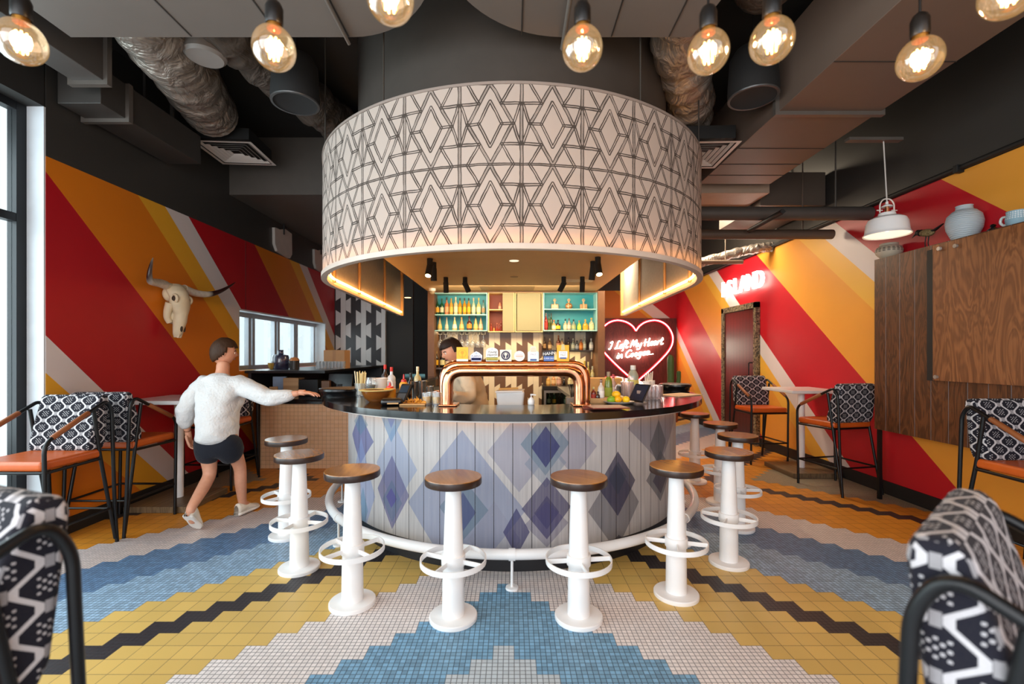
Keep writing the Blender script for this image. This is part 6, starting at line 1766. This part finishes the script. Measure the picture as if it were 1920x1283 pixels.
def hand(g, wrist, fwd, palm, side, size=.165, curl=(.3, .35, .3), thumb_open=.7):
    "fwd along the fingers, palm = direction the palm faces, side = +1/-1 where the thumb sits"
    f = Vector(fwd).normalized(); n = (Vector(palm) - f * Vector(palm).dot(f)).normalized(); t = f.cross(n).normalized() * side
    w = Vector(wrist); s = size / .17
    Mx = Matrix((t, f, n)).transposed().to_4x4()
    g.sphere(w + f * .045 * s, .05 * s, (.80, 1.02, .34), 18, 12, T_=Mx)
    g.tube([w - f * .02 * s, w + f * .03 * s], [.025 * s, .026 * s], 12)
    for k, (off, ln) in enumerate(((.028, .072), (.0095, .080), (-.0095, .074), (-.027, .058))):
        p = w + f * (.082 - .004 * abs(k - 1)) * s + t * off * s
        d = (f + t * off * 3.0).normalized(); pts = [p - d * .014 * s, p]
        a = 0.0
        for j, fr in enumerate((.45, .31, .24)):
            a += curl[j] * (1 + .12 * k)
            dd = (d * math.cos(a) + n * math.sin(a)).normalized()
            pts.append(pts[-1] + dd * ln * fr * s)
        g.tube(pts, [.0095 * s, .0092 * s, .0085 * s, .0076 * s, .0058 * s], 10); g.sphere(pts[-1], .0060 * s, seg=10, rings=6)
    p = w + f * .022 * s + t * .030 * s
    d0 = (f * .75 + t * thumb_open + n * .3).normalized(); d1 = (f * 1.0 + t * .25 + n * .45).normalized()
    pts = [p - d0 * .012 * s, p, p + d0 * .034 * s, p + d0 * .034 * s + d1 * .030 * s, p + d0 * .034 * s + d1 * .050 * s]
    g.tube(pts, [.012 * s, .013 * s, .0105 * s, .0095 * s, .007 * s], 10); g.sphere(pts[-1], .0072 * s, seg=10, rings=6)
    return g
def wrinkle(amp, fr, seed=0.0):
    def fn(v):
        return v + Vector((mnoise.noise(Vector((v.x * fr + seed, v.y * fr, v.z * fr * 1.7))), mnoise.noise(Vector((v.x * fr, v.y * fr + 7 + seed, v.z * fr * 1.7))), 0.35 * mnoise.noise(Vector((v.x * fr + 3, v.y * fr, v.z * fr + seed))))) * amp
    return fn
def clothmat(name, c, sc=60.0, bd=.02):
    t = T(name); f = t.noise(t.co('Object'), sc, 3.0); b = t.noise(t.co('Object'), 6.0, 3.0)
    t.set(base=t.mix(b, tuple(x * .88 for x in lin(c)), c), rough=.85, spec=.2, sheen=.1)
    t.bump(t.m('ADD', t.m('MULTIPLY', f, .25), b), .45, bd)
    return t.mat
SKIN = T('skin'); _f = SKIN.noise(SKIN.co('Object'), 25.0, 3.0)
SKIN.set(base=SKIN.mix(_f, '#c48668', '#d99e80'), rough=.5); SKIN.b.inputs['Subsurface Weight'].default_value = .08
SKIN.b.inputs['Subsurface Radius'].default_value = (.02, .008, .005)
SKIN = SKIN.mat
def shoe(root, o, heel, toe, up, w=.085, h=.085):
    "sneaker: rounded upper on a thick sole"
    a = Vector(heel); b = Vector(toe); f = (b - a); L = f.length; f.normalize(); u = Vector(up); u = (u - f * u.dot(f)).normalized(); s = f.cross(u)
    prof = [(0, .5, .85, 1), (.06, .78, 1.0, 1), (.2, .86, 1.0, 1.0), (.38, .80, .92, 1), (.55, .90, .70, 1), (.72, 1.0, .52, 1), (.88, .86, .42, 1), (.97, .5, .32, 1), (1.0, .2, .24, 1)]
    def fn(q, v):
        k = v * (len(prof) - 1); i = min(int(k), len(prof) - 2); r = k - i
        t, ww, hh, _ = [prof[i][j] * (1 - r) + prof[i + 1][j] * r for j in range(4)]
        an = 2 * PI * q
        return a + f * (t * L) + s * (ww * w / 2 * math.cos(an)) + u * (h * hh * (.5 + .5 * math.sin(an)))
    g = G(o); g.grid(fn, 24, 32); g.build('shoe', clothmat('sneaker_cloth', '#e6dccd', 90.0), root, loc=(0, 0, 0))
    def fs(q, v):
        p = fn(q, v); 
        k = v * (len(prof) - 1); i = min(int(k), len(prof) - 2); r = k - i
        t, ww = [prof[i][j] * (1 - r) + prof[i + 1][j] * r for j in range(2)]
        an = 2 * PI * q
        return a + f * (t * L * 1.03 - .004) + s * ((ww * 1.08) * w / 2 * math.cos(an)) + u * (.022 * max(-1, min(1, 2 * math.sin(an))) * .5 + .010)
    g = G(o); g.grid(fs, 24, 24); g.build('sole', M('#efe9e0', .5), root, loc=(0, 0, 0))

# ---------------------------------------------------------------- the walking customer
o = (-2.45, 3.8, 0)
per = thing('walking_person', 'person in white sweatshirt and dark shorts walking away, right hand reaching to the bar', 'person', o)
J = dict(pelvis=((-2.44, 3.80, .79), .105, .085), spine=((-2.45, 3.82, .95), .10, .075), chest=((-2.455, 3.85, 1.10), .105, .075), nb=((-2.45, 3.89, 1.235), .06, .06), neck=((-2.465, 3.91, 1.29), .05, .05), skull=((-2.475, 3.935, 1.36), .06, .06),
    hr=((-2.36, 3.80, .74), .085), kr=((-2.36, 3.985, .43), .052), cr=((-2.365, 3.995, .31), .052), ar=((-2.38, 4.05, .10), .035), fr_=((-2.37, 4.13, .05), .032),
    hl=((-2.53, 3.80, .74), .085), kl=((-2.52, 3.83, .41), .052), cl=((-2.515, 3.74, .33), .05), al=((-2.50, 3.56, .205), .035), fl=((-2.52, 3.63, .08), .03),
    sr=((-2.29, 3.865, 1.175), .045), er=((-2.03, 3.80, 1.05), .038), wr=((-1.755, 3.80, 1.095), .026), sl=((-2.61, 3.85, 1.175), .045), el=((-2.71, 3.80, .96), .038), wl=((-2.735, 3.865, .76), .027))
E = [('pelvis', 'spine'), ('spine', 'chest'), ('chest', 'nb'), ('nb', 'neck'), ('neck', 'skull'), ('pelvis', 'hr'), ('hr', 'kr'), ('kr', 'cr'), ('cr', 'ar'), ('ar', 'fr_'), ('pelvis', 'hl'), ('hl', 'kl'), ('kl', 'cl'), ('cl', 'al'), ('al', 'fl'),
     ('chest', 'sr'), ('sr', 'er'), ('er', 'wr'), ('chest', 'sl'), ('sl', 'el'), ('el', 'wl')]
g = G(o); add_mesh(g, skinned(J, E))
HM = frame((.80, .60, 0), R(-8)); HC = Vector((-2.482, 3.95, 1.43)); HK = .108
head(g, HC, HM, HK)
hand(g, (-1.745, 3.80, 1.098), (1, .05, -.06), (0, 0, -1), 1, .16, (.12, .22, .22), .55)
hand(g, (-2.737, 3.875, .745), (.0, .25, -1), (1, .1, 0), 1, .16, (.3, .4, .35), .4)
g.build('body', SKIN, per, loc=(0, 0, 0))
face(per, o, HC, HM, HK, '#2a1c14'); hair(per, o, HC, HM, HK, '#3a2414', .04, .07)
W = clothmat('white_sweatshirt', '#dad8d7', 60.0, .06)
SW = dict(hem=((-2.44, 3.81, .655), .182, .155), waist=((-2.445, 3.81, .78), .190, .160), belly=((-2.45, 3.82, .93), .185, .150), chest=((-2.455, 3.85, 1.09), .180, .145), top=((-2.452, 3.875, 1.20), .10, .085), collar=((-2.45, 3.895, 1.25), .068, .066),
    sr=((-2.295, 3.865, 1.165), .093), mr=((-2.16, 3.835, 1.11), .085), er=((-2.02, 3.80, 1.045), .078), fr=((-1.88, 3.80, 1.07), .060), cr=((-1.79, 3.80, 1.085), .040),
    sl=((-2.605, 3.85, 1.165), .095), ml=((-2.660, 3.825, 1.07), .088), el=((-2.71, 3.80, .955), .078), fl=((-2.728, 3.83, .86), .062), cl=((-2.735, 3.855, .785), .042))
SE = [('hem', 'waist'), ('waist', 'belly'), ('belly', 'chest'), ('chest', 'top'), ('top', 'collar'), ('chest', 'sr'), ('sr', 'mr'), ('mr', 'er'), ('er', 'fr'), ('fr', 'cr'), ('chest', 'sl'), ('sl', 'ml'), ('ml', 'el'), ('el', 'fl'), ('fl', 'cl')]
g = G(o); add_mesh(g, skinned(SW, SE, 3), wrinkle(.013, 11.0)); g.build('sweatshirt', W, per, loc=(0, 0, 0))
SH = dict(p=((-2.44, 3.80, .80), .165, .135), q=((-2.44, 3.80, .70), .175, .145), r=((-2.36, 3.83, .64), .112), r2=((-2.36, 3.905, .50), .104), l=((-2.53, 3.805, .64), .112), l2=((-2.525, 3.82, .50), .104))
g = G(o); add_mesh(g, skinned(SH, [('p', 'q'), ('q', 'r'), ('r', 'r2'), ('q', 'l'), ('l', 'l2')]), wrinkle(.008, 14.0)); g.build('shorts', clothmat('dark_shorts', '#1b1d26'), per, loc=(0, 0, 0))
shoe(per, o, (-2.395, 3.985, .012), (-2.345, 4.235, .012), (0, 0, 1), .09, .10)
shoe(per, o, (-2.505, 3.53, .165), (-2.525, 3.69, .012), (0.0, .75, .66), .09, .10)

# ---------------------------------------------------------------- the bartender
o = (-.38, 4.42, 0)
bt = thing('bartender_person', 'person in a cream jacket with dark hair, looking down while working behind the taps', 'person', o)
J = dict(pelvis=((-.36, 4.42, .84), .085, .105), spine=((-.38, 4.40, 1.02), .08, .10), chest=((-.42, 4.37, 1.17), .08, .105), nb=((-.465, 4.335, 1.30), .058, .058), neck=((-.49, 4.325, 1.34), .052, .052), skull=((-.53, 4.31, 1.39), .06, .06),
    hl=((-.36, 4.33, .80), .085), kl=((-.37, 4.32, .46), .055), al=((-.35, 4.32, .09), .04), fl=((-.45, 4.31, .04), .035), hr=((-.36, 4.51, .80), .085), kr=((-.38, 4.52, .46), .055), ar=((-.35, 4.52, .09), .04), fr_=((-.45, 4.52, .04), .035),
    sl=((-.42, 4.19, 1.235), .046), el=((-.37, 4.03, 1.02), .045), wl=((-.555, 3.87, 1.085), .028), sr=((-.455, 4.51, 1.235), .046), er=((-.52, 4.58, 1.0), .045), wr=((-.70, 4.40, 1.04), .028))
E = [('pelvis', 'spine'), ('spine', 'chest'), ('chest', 'nb'), ('nb', 'neck'), ('neck', 'skull'), ('pelvis', 'hl'), ('hl', 'kl'), ('kl', 'al'), ('al', 'fl'), ('pelvis', 'hr'), ('hr', 'kr'), ('kr', 'ar'), ('ar', 'fr_'), ('chest', 'sl'), ('sl', 'el'), ('el', 'wl'), ('chest', 'sr'), ('sr', 'er'), ('er', 'wr')]
g = G(o); add_mesh(g, skinned(J, E))
HM = frame((-.82, -.50, 0), R(-24), R(4)); HC = Vector((-.560, 4.285, 1.445)); HK = .112
head(g, HC, HM, HK)
hand(g, (-.565, 3.862, 1.09), (-1, -.35, .10), (.2, -.2, -1), -1, .17, (.5, .5, .4), .6)
hand(g, (-.708, 4.39, 1.045), (-.8, -.5, .0), (0, .2, -1), 1, .17, (.4, .5, .4), .5)
g.build('body', SKIN, bt, loc=(0, 0, 0))
face(bt, o, HC, HM, HK, '#1c1310'); hair(bt, o, HC, HM, HK, '#231611', .05, .10)
CJ = clothmat('cream_jacket', '#e6d6bb')
SW = dict(hem=((-.36, 4.42, .80), .135, .165), waist=((-.365, 4.415, .92), .135, .16), belly=((-.385, 4.40, 1.03), .13, .16), chest=((-.42, 4.37, 1.165), .13, .165), top=((-.45, 4.345, 1.265), .085, .09), collar=((-.475, 4.332, 1.315), .066, .068),
    sl=((-.42, 4.19, 1.235), .086), ml=((-.39, 4.10, 1.13), .075), el=((-.37, 4.035, 1.02), .070), fl=((-.46, 3.94, 1.045), .056), cl=((-.525, 3.89, 1.075), .044), sr=((-.455, 4.51, 1.235), .086), mr=((-.49, 4.56, 1.12), .08), er=((-.52, 4.585, .995), .076), cr=((-.66, 4.44, 1.03), .046))
SE = [('hem', 'waist'), ('waist', 'belly'), ('belly', 'chest'), ('chest', 'top'), ('top', 'collar'), ('chest', 'sl'), ('sl', 'ml'), ('ml', 'el'), ('el', 'fl'), ('fl', 'cl'), ('chest', 'sr'), ('sr', 'mr'), ('mr', 'er'), ('er', 'cr')]
g = G(o); add_mesh(g, skinned(SW, SE, 3), wrinkle(.020, 11.0, 5.0)); g.build('jacket', CJ, bt, loc=(0, 0, 0))
TR = dict(p=((-.36, 4.42, .86), .118, .145), q=((-.36, 4.42, .78), .12, .15), l=((-.36, 4.33, .70), .098), l1=((-.37, 4.32, .45), .075), l2=((-.35, 4.32, .08), .06), r=((-.36, 4.51, .70), .098), r1=((-.38, 4.52, .45), .075), r2=((-.35, 4.52, .08), .06))
g = G(o); add_mesh(g, skinned(TR, [('p', 'q'), ('q', 'l'), ('l', 'l1'), ('l1', 'l2'), ('q', 'r'), ('r', 'r1'), ('r1', 'r2')])); g.build('trousers', clothmat('dark_trousers', '#22242c'), bt, loc=(0, 0, 0))
for y in (4.32, 4.52): shoe(bt, o, (-.30, y, .012), (-.55, y, .012), (0, 0, 1), .095, .10)
# glass in the bartender's hand
g = G(); g.lathe([(0, .004), (.024, .004), (.026, 0), (.033, .09), (.031, .09), (.024, .01), (0, .008)], 18)
tag(g.build('held_glass', CLEAR, loc=(-.655, 3.815, 1.015)), 'small clear glass held in the hand of the bartender', 'glass')
# ================================================================ light, sky, camera
def lamp(name, typ, loc, energy, color, rot=None, **k):
    l = bpy.data.lights.new(name, typ); l.energy = energy; l.color = color
    for a, b in k.items(): setattr(l, a, b)
    o = bpy.data.objects.new(name, l); COL.objects.link(o); o.location = loc
    if rot is not None: o.rotation_euler = rot
    return o
def aim(d): return Vector(d).to_track_quat('-Z', 'Y').to_euler()
lamp('daylight_left_window', 'AREA', (-4.3, 1.3, 1.9), 250, (.88, .94, 1.0), aim((1, .12, -.12)), shape='RECTANGLE', size=4.2, size_y=2.6)
lamp('daylight_front_windows', 'AREA', (-1.8, -2.2, 2.0), 150, (.94, .97, 1.0), aim((.5, 1, -.14)), shape='RECTANGLE', size=4.5, size_y=2.4)
lamp('daylight_pass_window', 'AREA', (-4.0, 7.25, 1.7), 25, (.9, .95, 1.0), aim((1, 0, -.2)), shape='RECTANGLE', size=2.5, size_y=.8)
for (p, d), lit in SPOTS:
    if lit:
        lamp('spot_beam', 'SPOT', p, 45, (1.0, .78, .5), aim(d), spot_size=R(95), spot_blend=.7, shadow_soft_size=.03)
lamp('bar_fill', 'AREA', (0, 6.9, 2.40), 62, (1.0, .78, .50), aim((0, .9, -1)), shape='RECTANGLE', size=2.2, size_y=.6)  # added warm fill, no fitting there; lights the back bar
lamp('under_cabinet', 'AREA', (-.35, 7.9, 1.79), 7, (1.0, .74, .40), aim((0, -.1, -1)), shape='RECTANGLE', size=2.0, size_y=.12)
lamp('under_shelf', 'AREA', (.95, 7.9, 1.45), 4, (1.0, .72, .36), aim((0, .1, -1)), shape='RECTANGLE', size=.8, size_y=.1)
lamp('passage_light', 'SPOT', (-2.0, 8.8, 2.44), 6, (1.0, .8, .5), aim((0, 0, -1)), spot_size=R(80), spot_blend=.6, shadow_soft_size=.05)
lamp('right_wall_fill', 'AREA', (2.06, 7.0, 3.22), 150, (1.0, .82, .60), aim((.75, -.1, -1)), shape='RECTANGLE', size=.4, size_y=2.4)  # added fill without a fitting, brightens the right wall
for p in BULBS: lamp('bulb_glow', 'POINT', p, 7.0, (1.0, .72, .40), shadow_soft_size=.03)

w = bpy.data.worlds.new('daylight'); bpy.context.scene.world = w; w.use_nodes = True
bg = w.node_tree.nodes['Background']
bg.inputs[0].default_value = (.93, .96, 1.0, 1); bg.inputs[1].default_value = 1.7

sc = bpy.context.scene
cd = bpy.data.cameras.new('camera'); cam = bpy.data.objects.new('camera', cd); COL.objects.link(cam)
cam.location = (0, 0, CAMZ); cam.rotation_euler = (PI / 2, 0, 0)
cd.sensor_fit = 'HORIZONTAL'; cd.sensor_width = 36.0; cd.lens = FPX / 1920 * 36.0
cd.shift_y = (HORIZ - 641.5) / 1920.0
cd.clip_start = 0.02
cd.dof.use_dof = True; cd.dof.focus_distance = 3.7; cd.dof.aperture_fstop = 1.8
sc.camera = cam
sc.view_settings.view_transform = 'Standard'; sc.view_settings.look = 'None'
sc.view_settings.exposure = 0.0; sc.view_settings.gamma = 1.0
sc.cycles.use_denoising = True
sc.cycles.max_bounces = 7; sc.cycles.diffuse_bounces = 4; sc.cycles.glossy_bounces = 3; sc.cycles.transmission_bounces = 4
sc.cycles.transparent_max_bounces = 12
sc.cycles.sample_clamp_indirect = 6.0; sc.cycles.blur_glossy = 0.6
sc.cycles.caustics_reflective = False; sc.cycles.caustics_refractive = False
